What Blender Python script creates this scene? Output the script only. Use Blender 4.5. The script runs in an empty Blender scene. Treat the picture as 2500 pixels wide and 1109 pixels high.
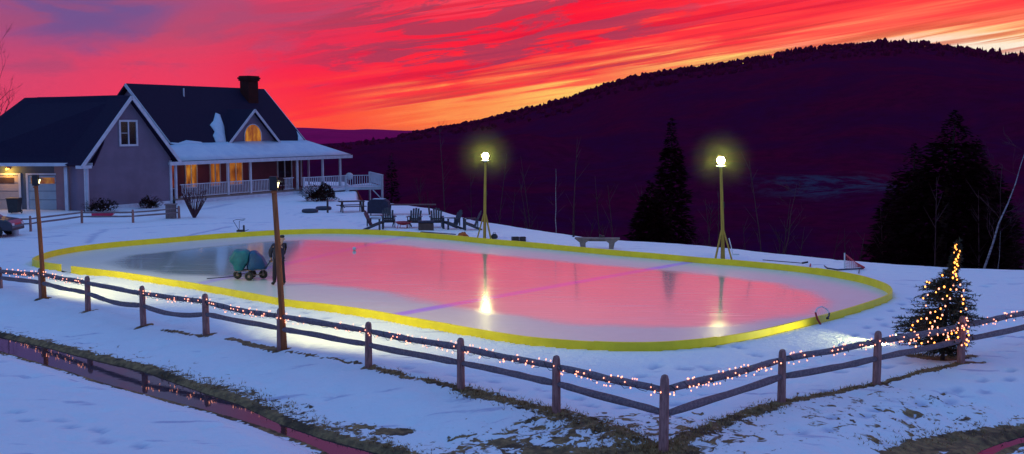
import bpy, bmesh, math, random
import numpy as np
from mathutils import Vector, Matrix, noise as mnoise
random.seed(7)
S = bpy.context.scene
COL = S.collection
R = math.radians
CAMZ, F0 = 5.8, 2700.0
PITCH = math.atan(250.5 / F0)

# ------------------------------------------------------------------ camera
cam = bpy.data.cameras.new('camera'); camo = bpy.data.objects.new('camera', cam); COL.objects.link(camo)
cam.lens = F0 / 2500 * 36; cam.sensor_width = 36; cam.clip_start = 0.1; cam.clip_end = 20000
camo.location = (0, 0, CAMZ); camo.rotation_euler = (math.pi / 2 - PITCH, 0, 0)
S.camera = camo
S.view_settings.view_transform = 'Standard'; S.view_settings.look = 'None'
S.view_settings.exposure = 0; S.view_settings.gamma = 1
S.cycles.use_denoising = True
S.cycles.sample_clamp_indirect = 4
S.cycles.max_bounces = 6; S.cycles.volume_bounces = 0
S.cycles.volume_step_rate = 4

def lin(r, g, b, k=1.0):
    f = lambda c: (c / 255 / 12.92) if c / 255 <= .04045 else ((c / 255 + .055) / 1.055) ** 2.4
    return (f(r) * k, f(g) * k, f(b) * k, 1)

# ------------------------------------------------------------------ node helper
class NT:
    def __init__(s, tree): s.t = tree; s.n = tree.nodes; s.l = tree.links
    def node(s, typ, **kw):
        n = s.n.new(typ)
        for k, v in kw.items(): setattr(n, k, v)
        return n
    def put(s, sock, v):
        if v is None: return
        if hasattr(v, 'links') or isinstance(v, bpy.types.NodeSocket): s.l.new(v, sock)
        else: sock.default_value = v
    def math(s, op, a, b=None, c=None, clamp=False):
        n = s.node('ShaderNodeMath', operation=op, use_clamp=clamp)
        s.put(n.inputs[0], a); s.put(n.inputs[1], b); s.put(n.inputs[2], c)
        return n.outputs[0]
    def mix(s, f, a, b, typ='MIX'):
        n = s.node('ShaderNodeMix', data_type='RGBA', blend_type=typ)
        s.put(n.inputs[0], f); s.put(n.inputs[6], a); s.put(n.inputs[7], b)
        return n.outputs[2]
    def noise(s, vec, scale, detail=4, rough=.55, dist=0.0):
        n = s.node('ShaderNodeTexNoise'); s.put(n.inputs['Vector'], vec)
        n.inputs['Scale'].default_value = scale; n.inputs['Detail'].default_value = detail
        n.inputs['Roughness'].default_value = rough; n.inputs['Distortion'].default_value = dist
        return n.outputs[0]
    def ramp(s, f, stops, interp='LINEAR'):
        n = s.node('ShaderNodeValToRGB'); cr = n.color_ramp; cr.interpolation = interp
        while len(cr.elements) < len(stops): cr.elements.new(0.5)
        for e, (p, c) in zip(cr.elements, stops):
            e.position = p; e.color = c
        s.put(n.inputs[0], f)
        return n.outputs[0]
    def step(s, x, a, b, inv=False):
        n = s.node('ShaderNodeMapRange', interpolation_type='SMOOTHSTEP')
        s.put(n.inputs[0], x); n.inputs[1].default_value = a; n.inputs[2].default_value = b
        n.inputs[3].default_value = 1.0 if inv else 0.0; n.inputs[4].default_value = 0.0 if inv else 1.0
        return n.outputs[0]

# ------------------------------------------------------------------ sky at dusk
W = bpy.data.worlds.new('World'); S.world = W; W.use_nodes = True
def build_sky():
    t = NT(W.node_tree); t.n.clear()
    tc = t.node('ShaderNodeTexCoord').outputs['Generated']
    nz = t.node('ShaderNodeVectorMath', operation='NORMALIZE'); t.put(nz.inputs[0], tc)
    sp = t.node('ShaderNodeSeparateXYZ'); t.put(sp.inputs[0], nz.outputs[0])
    x, y, z = sp.outputs
    el = t.math('MULTIPLY', t.math('ARCSINE', z), 180 / math.pi)
    az = t.math('MULTIPLY', t.math('ARCTAN2', x, y), 180 / math.pi)
    # cloud deck: streaks run towards azimuth -14 degrees
    zz = t.math('ADD', t.math('MAXIMUM', z, 0.0), 0.045)
    px = t.math('DIVIDE', x, zz); py = t.math('DIVIDE', y, zz)
    a = R(-14); ca, sa = math.cos(a), math.sin(a)
    u = t.math('ADD', t.math('MULTIPLY', px, sa), t.math('MULTIPLY', py, ca))       # along
    v = t.math('SUBTRACT', t.math('MULTIPLY', px, ca), t.math('MULTIPLY', py, sa))  # across
    cb = t.node('ShaderNodeCombineXYZ'); t.put(cb.inputs[0], t.math('MULTIPLY', u, 0.16)); t.put(cb.inputs[1], t.math('MULTIPLY', v, 1.0))
    n1 = t.noise(cb.outputs[0], 2.1, 8, .62, .55)
    cb2 = t.node('ShaderNodeCombineXYZ'); t.put(cb2.inputs[0], t.math('MULTIPLY', u, 0.35)); t.put(cb2.inputs[1], t.math('MULTIPLY', v, .9)); cb2.inputs[2].default_value = 4.2
    n2 = t.noise(cb2.outputs[0], 1.1, 6, .6, .6)
    # thin bars low over the horizon: direction space, tilted up to the right
    s1 = t.math('SUBTRACT', el, t.math('MULTIPLY', az, 0.15))
    cb3 = t.node('ShaderNodeCombineXYZ'); t.put(cb3.inputs[0], t.math('MULTIPLY', az, 0.07)); t.put(cb3.inputs[1], t.math('MULTIPLY', s1, 1.9)); cb3.inputs[2].default_value = 1.2
    n3 = t.noise(cb3.outputs[0], 1.0, 7, .6, .35)
    def skew(ka, ks, off, sl=.17):
        c = t.node('ShaderNodeCombineXYZ'); q = t.math('SUBTRACT', el, t.math('MULTIPLY', az, sl))
        t.put(c.inputs[0], t.math('MULTIPLY', az, ka)); t.put(c.inputs[1], t.math('MULTIPLY', q, ks)); c.inputs[2].default_value = off
        return c.outputs[0]
    amp = t.step(az, -19, -5)
    n5 = t.noise(skew(.05, 2.5, 7.7, .155), 1.0, 5, .56, .4)
    n6 = t.noise(skew(.17, 1.15, 3.1, .15), 1.0, 7, .64, .8)
    n7 = t.noise(skew(.16, .55, 9.4, .05), 1.0, 6, .62, .6)
    calm = t.step(az, 9, 18, True)
    per = t.math('MULTIPLY', t.math('SUBTRACT', n3, .5), t.math('MULTIPLY_ADD', t.math('MULTIPLY', amp, t.math('MULTIPLY_ADD', calm, .6, .4)), 5.0, .8))
    per = t.math('ADD', per, t.math('MULTIPLY', t.math('SUBTRACT', n5, .5), t.math('MULTIPLY', amp, 3.2)))
    per = t.math('ADD', per, t.math('MULTIPLY', t.math('SUBTRACT', n6, .5), t.math('MULTIPLY', t.math('MULTIPLY', amp, calm), 2.0)))
    elp = t.math('ADD', el, per)
    f = t.math('DIVIDE', elp, 20.0, clamp=True)
    H = 1.25
    def hot(r, g, b, k=H): c = lin(r, g, b); return (c[0] * k, c[1], c[2], 1)
    P = lambda yy: max(0, (304 - yy) * .02113 / 20)
    cols = [
        (-24.7, [(0, hot(225, 72, 100)), (P(200), hot(215, 78, 112)), (P(100), lin(186, 82, 128)), (P(0), lin(150, 88, 145)), (.42, lin(120, 95, 160)), (.6, lin(110, 100, 170)), (1, lin(95, 105, 175))]),
        (-17.4, [(0, hot(255, 68, 90)), (P(210), hot(238, 68, 95)), (P(150), hot(222, 72, 100)), (P(90), lin(200, 80, 112)), (P(0), lin(165, 84, 130)), (.40, lin(130, 120, 165)), (.6, lin(125, 130, 175)), (1, lin(100, 110, 180))]),
        (-10.0, [(0, hot(255, 88, 40)), (P(260), hot(255, 60, 45)), (P(180), hot(250, 42, 62)), (P(110), hot(225, 52, 80)), (P(40), hot(200, 66, 98, 1.1)), (.36, hot(235, 60, 90)), (.5, hot(215, 100, 140)), (.7, lin(190, 100, 155)), (1, lin(175, 110, 175))]),
        (-3.0, [(0, hot(252, 130, 52)), (P(262), hot(255, 165, 75)), (P(225), hot(255, 80, 50)), (P(190), hot(255, 45, 42)), (P(150), hot(255, 40, 42)), (P(60), hot(238, 28, 52)), (.38, hot(245, 92, 108)), (.5, hot(238, 125, 148)), (.7, hot(205, 120, 165)), (1, lin(195, 110, 175))]),
        (3.0, [(0, hot(255, 150, 70)), (P(246), hot(255, 222, 105, 1.25)), (P(215), hot(255, 215, 100)), (P(188), hot(255, 120, 66)), (P(145), hot(252, 55, 48)), (P(110), hot(248, 36, 44)), (P(30), hot(238, 24, 48)), (.38, hot(248, 92, 108)), (.5, hot(238, 125, 148)), (.7, hot(205, 120, 165)), (1, lin(195, 110, 175))]),
        (11.0, [(0, hot(255, 200, 90)), (P(188), hot(255, 245, 130, 1.25)), (P(152), hot(255, 225, 115)), (P(125), hot(255, 130, 80)), (P(85), hot(252, 62, 55)), (P(20), hot(240, 45, 55)), (.38, hot(245, 95, 108)), (.5, hot(228, 120, 145)), (.7, hot(200, 118, 162)), (1, lin(195, 110, 175))]),
        (24.0, [(0, hot(255, 250, 225)), (P(125), (1.2, 1.05, .80, 1)), (P(98), hot(255, 215, 140)), (P(78), hot(255, 140, 95)), (P(35), hot(250, 78, 66)), (P(-10), hot(240, 52, 58)), (.42, hot(225, 75, 95)), (.5, hot(205, 85, 120)), (.7, lin(180, 90, 150)), (1, lin(190, 110, 175))]),
    ]
    cur = None
    for i, (a0, stops) in enumerate(cols):
        c = t.ramp(f, stops)
        if cur is None: cur = c
        else: cur = t.mix(t.step(az, cols[i - 1][0], a0), cur, c)
    # darker red bars between the lit streaks
    bar = t.math('MULTIPLY', t.step(n5, .52, .62), t.math('MULTIPLY', t.step(az, -12, -4), t.step(el, 0.2, 1.2)))
    cur = t.mix(t.math('MULTIPLY', bar, .7), cur, t.mix(t.step(t.math('SUBTRACT', el, t.math('MULTIPLY', az, .16)), 1.2, 3.6), (.75, .10, .03, 1), (.78, .010, .03, 1)))
    # mauve breaks between the lit clouds
    m = t.step(n6, .49, .56)
    m = t.math('MULTIPLY', m, t.step(t.math('SUBTRACT', elp, t.math('MULTIPLY', az, .17)), 2.6, 3.6))
    m = t.math('MULTIPLY', m, t.step(el, 6.8, 9.0, True))
    m = t.math('MULTIPLY', m, t.step(az, 5, 13, True))
    m = t.math('MULTIPLY', m, t.step(az, -14, -6))
    cur = t.mix(t.math('MULTIPLY', m, .78), cur, lin(168, 66, 90))
    # soft violet gap high on the left
    ga = t.math('MULTIPLY', t.math('ADD', az, 21.0), .22); ge = t.math('MULTIPLY', t.math('SUBTRACT', el, 6.2), .36)
    gd = t.math('SQRT', t.math('ADD', t.math('MULTIPLY', ga, ga), t.math('MULTIPLY', ge, ge)))
    gm = t.step(t.math('ADD', gd, t.math('MULTIPLY', t.math('SUBTRACT', n7, .5), 1.6)), .35, 1.15, True)
    cur = t.mix(t.math('MULTIPLY', gm, .85), cur, lin(104, 90, 152))
    gl = t.math('MULTIPLY', t.step(n7, .47, .62), t.math('MULTIPLY', t.step(az, -10, -5, True), t.step(el, 1.2, 3.0)))
    cur = t.mix(t.math('MULTIPLY', gl, .5), cur, lin(170, 84, 122))
    # away from the sunset and overhead: the blue of the evening
    side = t.step(t.math('ABSOLUTE', t.math('SUBTRACT', az, 12)), 45, 95)
    zen = t.step(el, 15, 46)
    dome = t.mix(t.step(el, 0, 40), (.20, .20, .46, 1), (SKYB[0], SKYB[1], SKYB[2], 1))
    cur = t.mix(t.math('MAXIMUM', side, zen), cur, dome)
    cur = t.mix(t.step(z, -.02, 0), (.03, .04, .09, 1), cur)
    bg = t.node('ShaderNodeBackground'); t.put(bg.inputs[0], cur); bg.inputs[1].default_value = 1.0
    out = t.node('ShaderNodeOutputWorld'); t.l.new(bg.outputs[0], out.inputs[0])
SKYB = (.16, .355, .79)
build_sky()
W.cycles.sampling_method = 'MANUAL'; W.cycles.sample_map_resolution = 1024

# ------------------------------------------------------------------ photo-to-world helpers
Fv = Vector((0, math.cos(PITCH), -math.sin(PITCH))); Uv = Vector((0, math.sin(PITCH), math.cos(PITCH)))
C0 = Vector((0, 0, CAMZ))
def ray(px, py): return Fv + Vector((1, 0, 0)) * ((px - 1250) / F0) + Uv * (-(py - 554.5) / F0)
def at(px, py, z=0.0):
    d = ray(px, py); k = (z - CAMZ) / d.z; return C0 + d * k
def atY(px, py, Y):
    d = ray(px, py); return C0 + d * (Y / d.y)

# ------------------------------------------------------------------ mesh helpers
class MB:
    def __init__(s): s.v = []; s.f = []
    def add(s, vs, fs):
        o = len(s.v); s.v += [tuple(p) for p in vs]; s.f += [tuple(i + o for i in f) for f in fs]; return s
    def box(s, c, d, rz=0, m=None):
        hx, hy, hz = d[0] / 2, d[1] / 2, d[2] / 2
        M = Matrix.Rotation(rz, 4, 'Z') if m is None else m
        vs = [Vector(c) + (M @ Vector((sx * hx, sy * hy, sz * hz))) for sz in (-1, 1) for sy in (-1, 1) for sx in (-1, 1)]
        return s.add(vs, [(0, 2, 3, 1), (4, 5, 7, 6), (0, 1, 5, 4), (2, 6, 7, 3), (0, 4, 6, 2), (1, 3, 7, 5)])
    def beam(s, p, q, w, h, up=(0, 0, 1)):
        p, q = Vector(p), Vector(q); d = (q - p).normalized(); up = Vector(up)
        if abs(d.dot(up)) > .98: up = Vector((1, 0, 0))
        a = d.cross(up).normalized(); b = a.cross(d).normalized()
        vs = [e + a * (sx * w / 2) + b * (sy * h / 2) for e in (p, q) for sx, sy in ((-1, -1), (1, -1), (1, 1), (-1, 1))]
        return s.add(vs, [(3, 2, 1, 0), (4, 5, 6, 7), (0, 1, 5, 4), (1, 2, 6, 5), (2, 3, 7, 6), (3, 0, 4, 7)])
    def tube(s, pts, rad, n=8, caps=True, jit=0):
        pts = [Vector(p) for p in pts]; k = len(pts)
        if not hasattr(rad, '__len__'): rad = [rad] * k
        vs = []; ref = None
        for i, p in enumerate(pts):
            d = (pts[min(i + 1, k - 1)] - pts[max(i - 1, 0)])
            d = d.normalized() if d.length > 1e-9 else Vector((0, 0, 1))
            if ref is None: ref = Vector((0, 0, 1)) if abs(d.z) < .9 else Vector((1, 0, 0))
            a = d.cross(ref)
            if a.length < 1e-4: a = d.cross(Vector((0, 1, 0)))
            a.normalize(); b = a.cross(d).normalized(); ref = b
            for j in range(n):
                th = 2 * math.pi * j / n; r = rad[i] * (1 + random.uniform(-jit, jit))
                vs.append(p + a * (math.cos(th) * r) + b * (math.sin(th) * r))
        fs = [(i * n + j, i * n + (j + 1) % n, (i + 1) * n + (j + 1) % n, (i + 1) * n + j) for i in range(k - 1) for j in range(n)]
        if caps: fs += [tuple(range(n - 1, -1, -1)), tuple((k - 1) * n + j for j in range(n))]
        return s.add(vs, fs)
    def lathe(s, c, prof, n=16, axis=None):
        c = Vector(c); M = Matrix.Identity(3) if axis is None else Vector((0, 0, 1)).rotation_difference(Vector(axis)).to_matrix()
        vs = [c + M @ Vector((r * math.cos(2 * math.pi * j / n), r * math.sin(2 * math.pi * j / n), z)) for r, z in prof for j in range(n)]
        k = len(prof)
        fs = [(i * n + j, i * n + (j + 1) % n, (i + 1) * n + (j + 1) % n, (i + 1) * n + j) for i in range(k - 1) for j in range(n)]
        fs += [tuple(range(n - 1, -1, -1)), tuple((k - 1) * n + j for j in range(n))]
        return s.add(vs, fs)
    def prism(s, poly, vec):
        n = len(poly); poly = [Vector(p) for p in poly]; vec = Vector(vec)
        vs = poly + [p + vec for p in poly]
        return s.add(vs, [tuple(range(n - 1, -1, -1)), tuple(range(n, 2 * n))] + [(i, (i + 1) % n, n + (i + 1) % n, n + i) for i in range(n)])
    def torus(s, c, R_, r, axis=(0, 0, 1), n=20, m=8, a0=0, a1=2 * math.pi):
        M = Vector((0, 0, 1)).rotation_difference(Vector(axis)).to_matrix()
        full = abs(a1 - a0 - 2 * math.pi) < 1e-6
        pts = [Vector(c) + M @ Vector((R_ * math.cos(a0 + (a1 - a0) * i / n), R_ * math.sin(a0 + (a1 - a0) * i / n), 0)) for i in range(n + 1)]
        return s.tube(pts, r, m, caps=not full)
    def build(s, name, mat, parent=None, smooth=False, bevel=0, recalc=True):
        me = bpy.data.meshes.new(name); me.from_pydata([tuple(v) for v in s.v], [], s.f); me.validate()
        if recalc:
            bm = bmesh.new(); bm.from_mesh(me); bmesh.ops.recalc_face_normals(bm, faces=bm.faces); bm.to_mesh(me); bm.free()
        if smooth: me.polygons.foreach_set('use_smooth', [True] * len(me.polygons))
        o = bpy.data.objects.new(name, me); COL.objects.link(o)
        if mat: me.materials.append(mat)
        if parent: o.parent = parent
        if bevel:
            b = o.modifiers.new('bevel', 'BEVEL'); b.width = bevel; b.segments = 2; b.limit_method = 'ANGLE'
        return o
def tag(o, label=None, cat=None, group=None, kind=None):
    if label: o['label'] = label
    if cat: o['category'] = cat
    if group: o['group'] = group
    if kind: o['kind'] = kind
    return o
def empty(name, loc=(0, 0, 0), rz=0, **k):
    o = bpy.data.objects.new(name, None); COL.objects.link(o); o.location = loc; o.rotation_euler = (0, 0, rz); o.empty_display_size = .2
    if k: tag(o, **k)
    return o
def copy_tree(o, parent=None):
    c = o.copy(); COL.objects.link(c)
    if parent: c.parent = parent
    for ch in list(o.children): copy_tree(ch, c)
    return c

# ------------------------------------------------------------------ materials
def pmat(name, c1, c2=None, scale=3, rough=.8, bump=.0, bscale=None, stretch=None, spec=.5, emit=None, es=0, metal=0, detail=5, coat=0):
    m = bpy.data.materials.new(name); m.use_nodes = True; t = NT(m.node_tree); b = t.n['Principled BSDF']
    b.inputs['Roughness'].default_value = rough; b.inputs['Metallic'].default_value = metal
    b.inputs['Specular IOR Level'].default_value = spec; b.inputs['Coat Weight'].default_value = coat
    tc = t.node('ShaderNodeTexCoord').outputs['Object']
    if stretch:
        mp = t.node('ShaderNodeMapping'); t.l.new(tc, mp.inputs[0]); mp.inputs['Scale'].default_value = stretch; tc = mp.outputs[0]
    c1 = tuple(c1) + (1,) if len(c1) == 3 else c1
    if c2 is None: c2 = tuple(x * .72 for x in c1[:3])
    c2 = tuple(c2) + (1,) if len(c2) == 3 else c2
    n = t.noise(tc, scale, detail, .6)
    t.put(b.inputs['Base Color'], t.mix(t.step(n, .35, .65), c1, c2))
    if bump:
        bp = t.node('ShaderNodeBump'); bp.inputs['Strength'].default_value = bump; bp.inputs['Distance'].default_value = .03
        t.put(bp.inputs['Height'], t.noise(tc, bscale or scale * 3, 6, .6)); t.l.new(bp.outputs[0], b.inputs['Normal'])
    if emit:
        b.inputs['Emission Color'].default_value = tuple(emit[:3]) + (1,); b.inputs['Emission Strength'].default_value = es
    return m
M = {}
M['trim'] = pmat('white_paint', (.55, .6, .68), (.46, .5, .58), 2, .6)
M['roof'] = pmat('roof_shingle', (.010, .008, .030), (.016, .012, .036), 6, .85, .6, 18, stretch=(1, 1, 3), spec=.15)
M['brick'] = pmat('chimney_brick', (.05, .012, .012), (.03, .01, .01), 5, .9, .5, spec=.2)
M['roofsnow'] = pmat('roof_snow', (.52, .62, .72), (.44, .55, .68), 1.2, .8, .4, 3)
M['wood_pole'] = pmat('pole_wood', (.42, .13, .05), (.28, .09, .035), 4, .8, .4, 10, stretch=(6, 6, .6), spec=.2)
M['farmast'] = pmat('far_mast_wood', (.50, .34, .06), (.38, .25, .05), 4, .8, .4, 10, stretch=(6, 6, .6), spec=.2)
M['rail'] = pmat('weathered_rail', (.27, .20, .21), (.16, .12, .14), 5, .85, .7, 14, stretch=(4, 4, 4), spec=.2)
M['post'] = pmat('weathered_post', (.42, .21, .19), (.24, .12, .11), 5, .88, .8, 12, stretch=(5, 5, .8), spec=.2)
M['yellow'] = pmat('yellow_board', (.93, .75, .015), (.82, .65, .012), 1.5, .45, .15, 6)
M['black'] = pmat('black_metal', (.012, .012, .014), (.02, .02, .022), 8, .5)
M['navy'] = pmat('dark_paint', (.03, .035, .06), (.02, .025, .045), 6, .6)
M['darkwood'] = pmat('dark_wood', (.07, .04, .045), (.045, .028, .03), 6, .8, .3)
M['bench'] = pmat('bench_wood', (.22, .17, .15), (.15, .12, .11), 6, .8, .3)
M['teal'] = pmat('teal_tarp', (.008, .17, .20), (.004, .11, .15), 3, .6, .8, 5, coat=.1)
M['bluetarp'] = pmat('blue_tarp', (.006, .07, .19), (.005, .045, .13), 3, .6, .8, 5)
M['rubber'] = pmat('rubber', (.012, .014, .013), (.02, .022, .02), 12, .8)
M['whiteplastic'] = pmat('white_plastic', (.6, .62, .66), (.5, .52, .56), 3, .4)
M['red'] = pmat('red_paint', (.35, .01, .025), (.25, .008, .02), 4, .5)
M['orange'] = pmat('orange_cloth', (.5, .12, .01), (.35, .07, .01), 8, .8, .5)
M['skin'] = pmat('skin', (.45, .26, .19), (.4, .22, .16), 10, .6)
M['jacket'] = pmat('jacket_cloth', (.018, .02, .05), (.012, .013, .035), 9, .85, .4)
M['trousers'] = pmat('trouser_cloth', (.022, .015, .03), (.014, .01, .02), 9, .9, .3)
M['boots'] = pmat('boot_leather', (.012, .01, .012), None, 9, .7)
M['hat'] = pmat('knit_hat', (.03, .03, .03), (.015, .015, .018), 20, .9, .5)
M['needle'] = pmat('fir_needles', (.075, .065, .035), (.04, .045, .035), 5, .7, spec=.2)
M['bark'] = pmat('bark', (.06, .04, .04), (.035, .025, .028), 8, .9, .5, spec=.1)
M['birch'] = pmat('birch_bark', (.32, .30, .36), (.14, .12, .15), 5, .8, stretch=(1, 1, 3), spec=.2)
M['twig'] = pmat('bare_twig', (.10, .045, .055), (.06, .03, .04), 5, .9, spec=.1)
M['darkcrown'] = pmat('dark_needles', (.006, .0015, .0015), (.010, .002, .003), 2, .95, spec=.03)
M['shrub'] = pmat('shrub_leaf', (.02, .018, .014), (.035, .018, .016), 6, .9, spec=.1)
M['cord'] = pmat('cord', (.01, .015, .012), None, 9, .7)
M['bulb'] = pmat('warm_bulb', (.8, .4, .2), None, 3, .4, emit=(1, .34, .21), es=3.2)
M['bulbgold'] = pmat('gold_bulb', (.8, .45, .1), None, 3, .4, emit=(1, .30, .05), es=5)
M['lampglow'] = pmat('flood_glow', (.9, .9, .7), None, 3, .4, emit=(1, .96, .36), es=165)
M['glass'] = pmat('dark_glass', (.006, .007, .015), None, 2, .08)

def siding(name, c1, c2):
    m = pmat(name, c1, c2, .8, .75, 0); t = NT(m.node_tree); b = t.n['Principled BSDF']
    tc = t.node('ShaderNodeTexCoord').outputs['Object']; sp = t.node('ShaderNodeSeparateXYZ'); t.l.new(tc, sp.inputs[0])
    w = t.math('FRACT', t.math('MULTIPLY', sp.outputs[2], 1 / .15))
    bp = t.node('ShaderNodeBump'); bp.inputs['Strength'].default_value = .8; bp.inputs['Distance'].default_value = .02
    t.put(bp.inputs['Height'], w); t.l.new(bp.outputs[0], b.inputs['Normal']); return m
M['siding'] = siding('grey_siding', (.18, .14, .21), (.15, .12, .18))
M['redwall'] = siding('porch_wall', (.17, .035, .06), (.12, .03, .05))
M['bluewall'] = siding('garage_wall', (.09, .12, .16), (.07, .10, .14))
def lit_window(name, c, k, seed, dark=.35):
    # a room seen through glass: lamplight broken by curtains and furniture
    m = bpy.data.materials.new(name); m.use_nodes = True; t = NT(m.node_tree); b = t.n['Principled BSDF']
    tc = t.node('ShaderNodeTexCoord').outputs['Object']; mp = t.node('ShaderNodeMapping'); t.l.new(tc, mp.inputs[0])
    mp.inputs['Location'].default_value = (seed * 3.1, seed, seed * 1.7); mp.inputs['Scale'].default_value = (2.2, 2.2, .9)
    n = t.noise(mp.outputs[0], 1.1, 3, .5)
    col = t.ramp(n, [(.3, (c[0] * dark * .35, c[1] * dark * .12, c[2] * .1, 1)), (.47, (c[0] * .6, c[1] * .45, c[2] * .3, 1)), (.62, (c[0], c[1], c[2], 1))])
    b.inputs['Base Color'].default_value = (.03, .02, .02, 1); b.inputs['Roughness'].default_value = .15
    t.put(b.inputs['Emission Color'], col); b.inputs['Emission Strength'].default_value = k
    return m
M['winA'] = lit_window('lit_window_bright', (.85, .34, .03), .55, 1)
M['winB'] = lit_window('lit_window_red', (.45, .07, .01), .45, 2)
M['winC'] = lit_window('lit_window_amber', (.62, .20, .02), .5, 5)
M['winD'] = lit_window('lit_window_arch', (.75, .30, .015), .62, 7, .9)

# ------------------------------------------------------------------ terrain
def smooth(x, a, b): t = np.clip((x - a) / (b - a), 0, 1); return t * t * (3 - 2 * t)
def vnoise(x, y, seed=0):
    def h(i, j): 
        n = np.sin(i * 127.1 + j * 311.7 + seed * 74.7) * 43758.5453; return n - np.floor(n)
    xi, yi = np.floor(x), np.floor(y); xf, yf = x - xi, y - yi; u = xf * xf * (3 - 2 * xf); v = yf * yf * (3 - 2 * yf)
    return (h(xi, yi) * (1 - u) + h(xi + 1, yi) * u) * (1 - v) + (h(xi, yi + 1) * (1 - u) + h(xi + 1, yi + 1) * u) * v
def fbm(x, y, o=4, seed=0):
    r = 0; a = .5
    for k in range(o): r = r + a * vnoise(x * 2 ** k, y * 2 ** k, seed + k); a *= .5
    return r
def pts2(lst, z=0.0): return np.array([at(px, py, z)[:2] for px, py in lst])
def dist_poly(X, Y, P, closed=False):
    d = np.full(X.shape, 1e9); n = len(P)
    for i in range(n if closed else n - 1):
        a, b = P[i], P[(i + 1) % n]; ab = b - a; L = ab @ ab + 1e-12
        t = np.clip(((X - a[0]) * ab[0] + (Y - a[1]) * ab[1]) / L, 0, 1)
        d = np.minimum(d, np.hypot(X - a[0] - t * ab[0], Y - a[1] - t * ab[1]))
    return d
def inside(X, Y, P):
    c = np.zeros(X.shape, bool); n = len(P)
    for i in range(n):
        x1, y1 = P[i]; x2, y2 = P[(i + 1) % n]
        cond = ((y1 > Y) != (y2 > Y)) & (X < (x2 - x1) * (Y - y1) / (y2 - y1 + 1e-12) + x1)
        c ^= cond
    return c
def sdf(X, Y, P): d = dist_poly(X, Y, P, True); return np.where(inside(X, Y, P), -d, d)

WZ = -.52
far_sh = [(-420, 745), (-200, 782), (0, 818), (110, 842), (250, 878), (360, 903), (480, 945), (600, 985), (700, 1032), (800, 1066), (950, 1106), (1150, 1165), (1350, 1230)]
near_sh = [(1250, 1290), (1000, 1215), (850, 1150), (770, 1106), (650, 1056), (540, 1022), (400, 985), (250, 945), (150, 912), (0, 866), (-200, 825), (-420, 790)]
WP = pts2(far_sh + near_sh, WZ)
WP2 = pts2([(2250, 1175), (2320, 1125), (2370, 1094), (2430, 1072), (2520, 1050), (2640, 1028), (2640, 1068), (2540, 1086), (2470, 1106), (2410, 1140), (2330, 1200)], WZ)
EX = [( -60, 125), (-17, 112), (-14.2, 100)] + [tuple(at(px, py, 0)[:2]) for px, py in
     [(868, 488), (950, 497), (1050, 509), (1120, 529), (1160, 540), (1250, 553), (1350, 569), (1450, 584), (1550, 590), (1660, 596), (1760, 605), (1900, 620), (2050, 635), (2200, 648), (2350, 656), (2500, 661), (2800, 668)]] + [(60, 40)]
EX = np.array(EX)
def edgeY(X): return np.interp(X, EX[:, 0], EX[:, 1])
FENCE = pts2([(-70, 688), (0, 705), (102, 727), (215, 754), (350, 787), (503, 811), (685, 850), (900, 893), (1125, 948), (1359, 1006), (1620, 1092), (1908, 985), (2140, 942), (2346, 892), (2560, 838)])
def height(X, Y):
    X = np.asarray(X, float); Y = np.asarray(Y, float)
    z = (fbm(X * .35, Y * .35, 4, 3) - .5) * .10 + (fbm(X * 1.7, Y * 1.7, 3, 9) - .5) * .045
    z = z * smooth(Y, 12, 20) - .055 * smooth(fbm(X * 2.4, Y * 2.4, 3, 33), .55, .68) * smooth(Y, 60, 40) - .03 * smooth(fbm(X * 4.4, Y * 4.4, 2, 53), .56, .66) * smooth(Y, 45, 30)
    d1 = sdf(X, Y, WP); d2 = sdf(X, Y, WP2) 
    # which side of the ditch: camera side bank
    sh = np.array([at(px, py, WZ)[:2] for px, py in near_sh[::-1]])
    ny = np.interp(X, sh[:, 0], sh[:, 1]); camside = (Y < ny + .3)
    wob = (fbm(X * .9, Y * .9, 4, 21) - .5) * 1.4
    yard = -.42 * (1 - smooth(d1 + wob * .6, 0.0, 3.6))
    cs = -.47 + .12 * smooth(d1, -.1, .5) + .33 * np.clip(d1 - .2, 0, 4.6)
    b = np.where(camside, cs, yard)
    b = np.where(d1 < 0, -.42 - .35 * smooth(-d1, 0, .5), b)
    p2 = np.where(d2 < 0, -.40 - .3 * smooth(-d2, 0, .5), -.42 * (1 - smooth(d2, 0.0, 2.2)))
    z = z * np.where(d1 < .4, .3, 1) + np.minimum(b, p2)
    # snow ridge along the fence
    df = dist_poly(X, Y, FENCE); z = z + .05 * np.exp(-(df / .5) ** 2)
    # land falls away behind the yard
    e = (Y - edgeY(X)); drop = np.where(e > 0, -(e * .34) + 0 * e, 0) ; drop = np.where(e > 0, -np.sqrt((e * .34) ** 2 + .16) + .4, 0)
    drop = np.maximum(drop, -48)
    z = z * np.where(e > 0, .6, 1) + drop
    ri = sdf(X, Y, RINKP); k = np.exp(-(np.maximum(ri, 0) / 1.6) ** 2); z = z * (1 - k) + .17 * k; z = np.where(ri < np.where(Y > 41, .22, .04), .02, z)
    return z
RINK = [(80, 632), (104, 620), (135, 611), (200, 600), (300, 589), (400, 581), (500, 573), (600, 566), (700, 561), (800, 559), (900, 561), (1000, 566), (1100, 574),
        (1190, 583), (1300, 592), (1400, 601), (1500, 610), (1600, 618), (1700, 627), (1780, 633), (1850, 639), (1950, 649), (2030, 660), (2100, 673), (2150, 688), (2172, 700), (2176, 712),
        (2162, 722), (2120, 737), (2050, 758), (1950, 783), (1850, 806), (1750, 823), (1680, 831), (1600, 836), (1500, 836), (1400, 831), (1300, 823), (1220, 812), (1100, 792), (1000, 775), (900, 757),
        (800, 743), (700, 731), (600, 713), (480, 692), (400, 680), (300, 665), (175, 650), (148, 645), (110, 640)]
BT = .37
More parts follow.
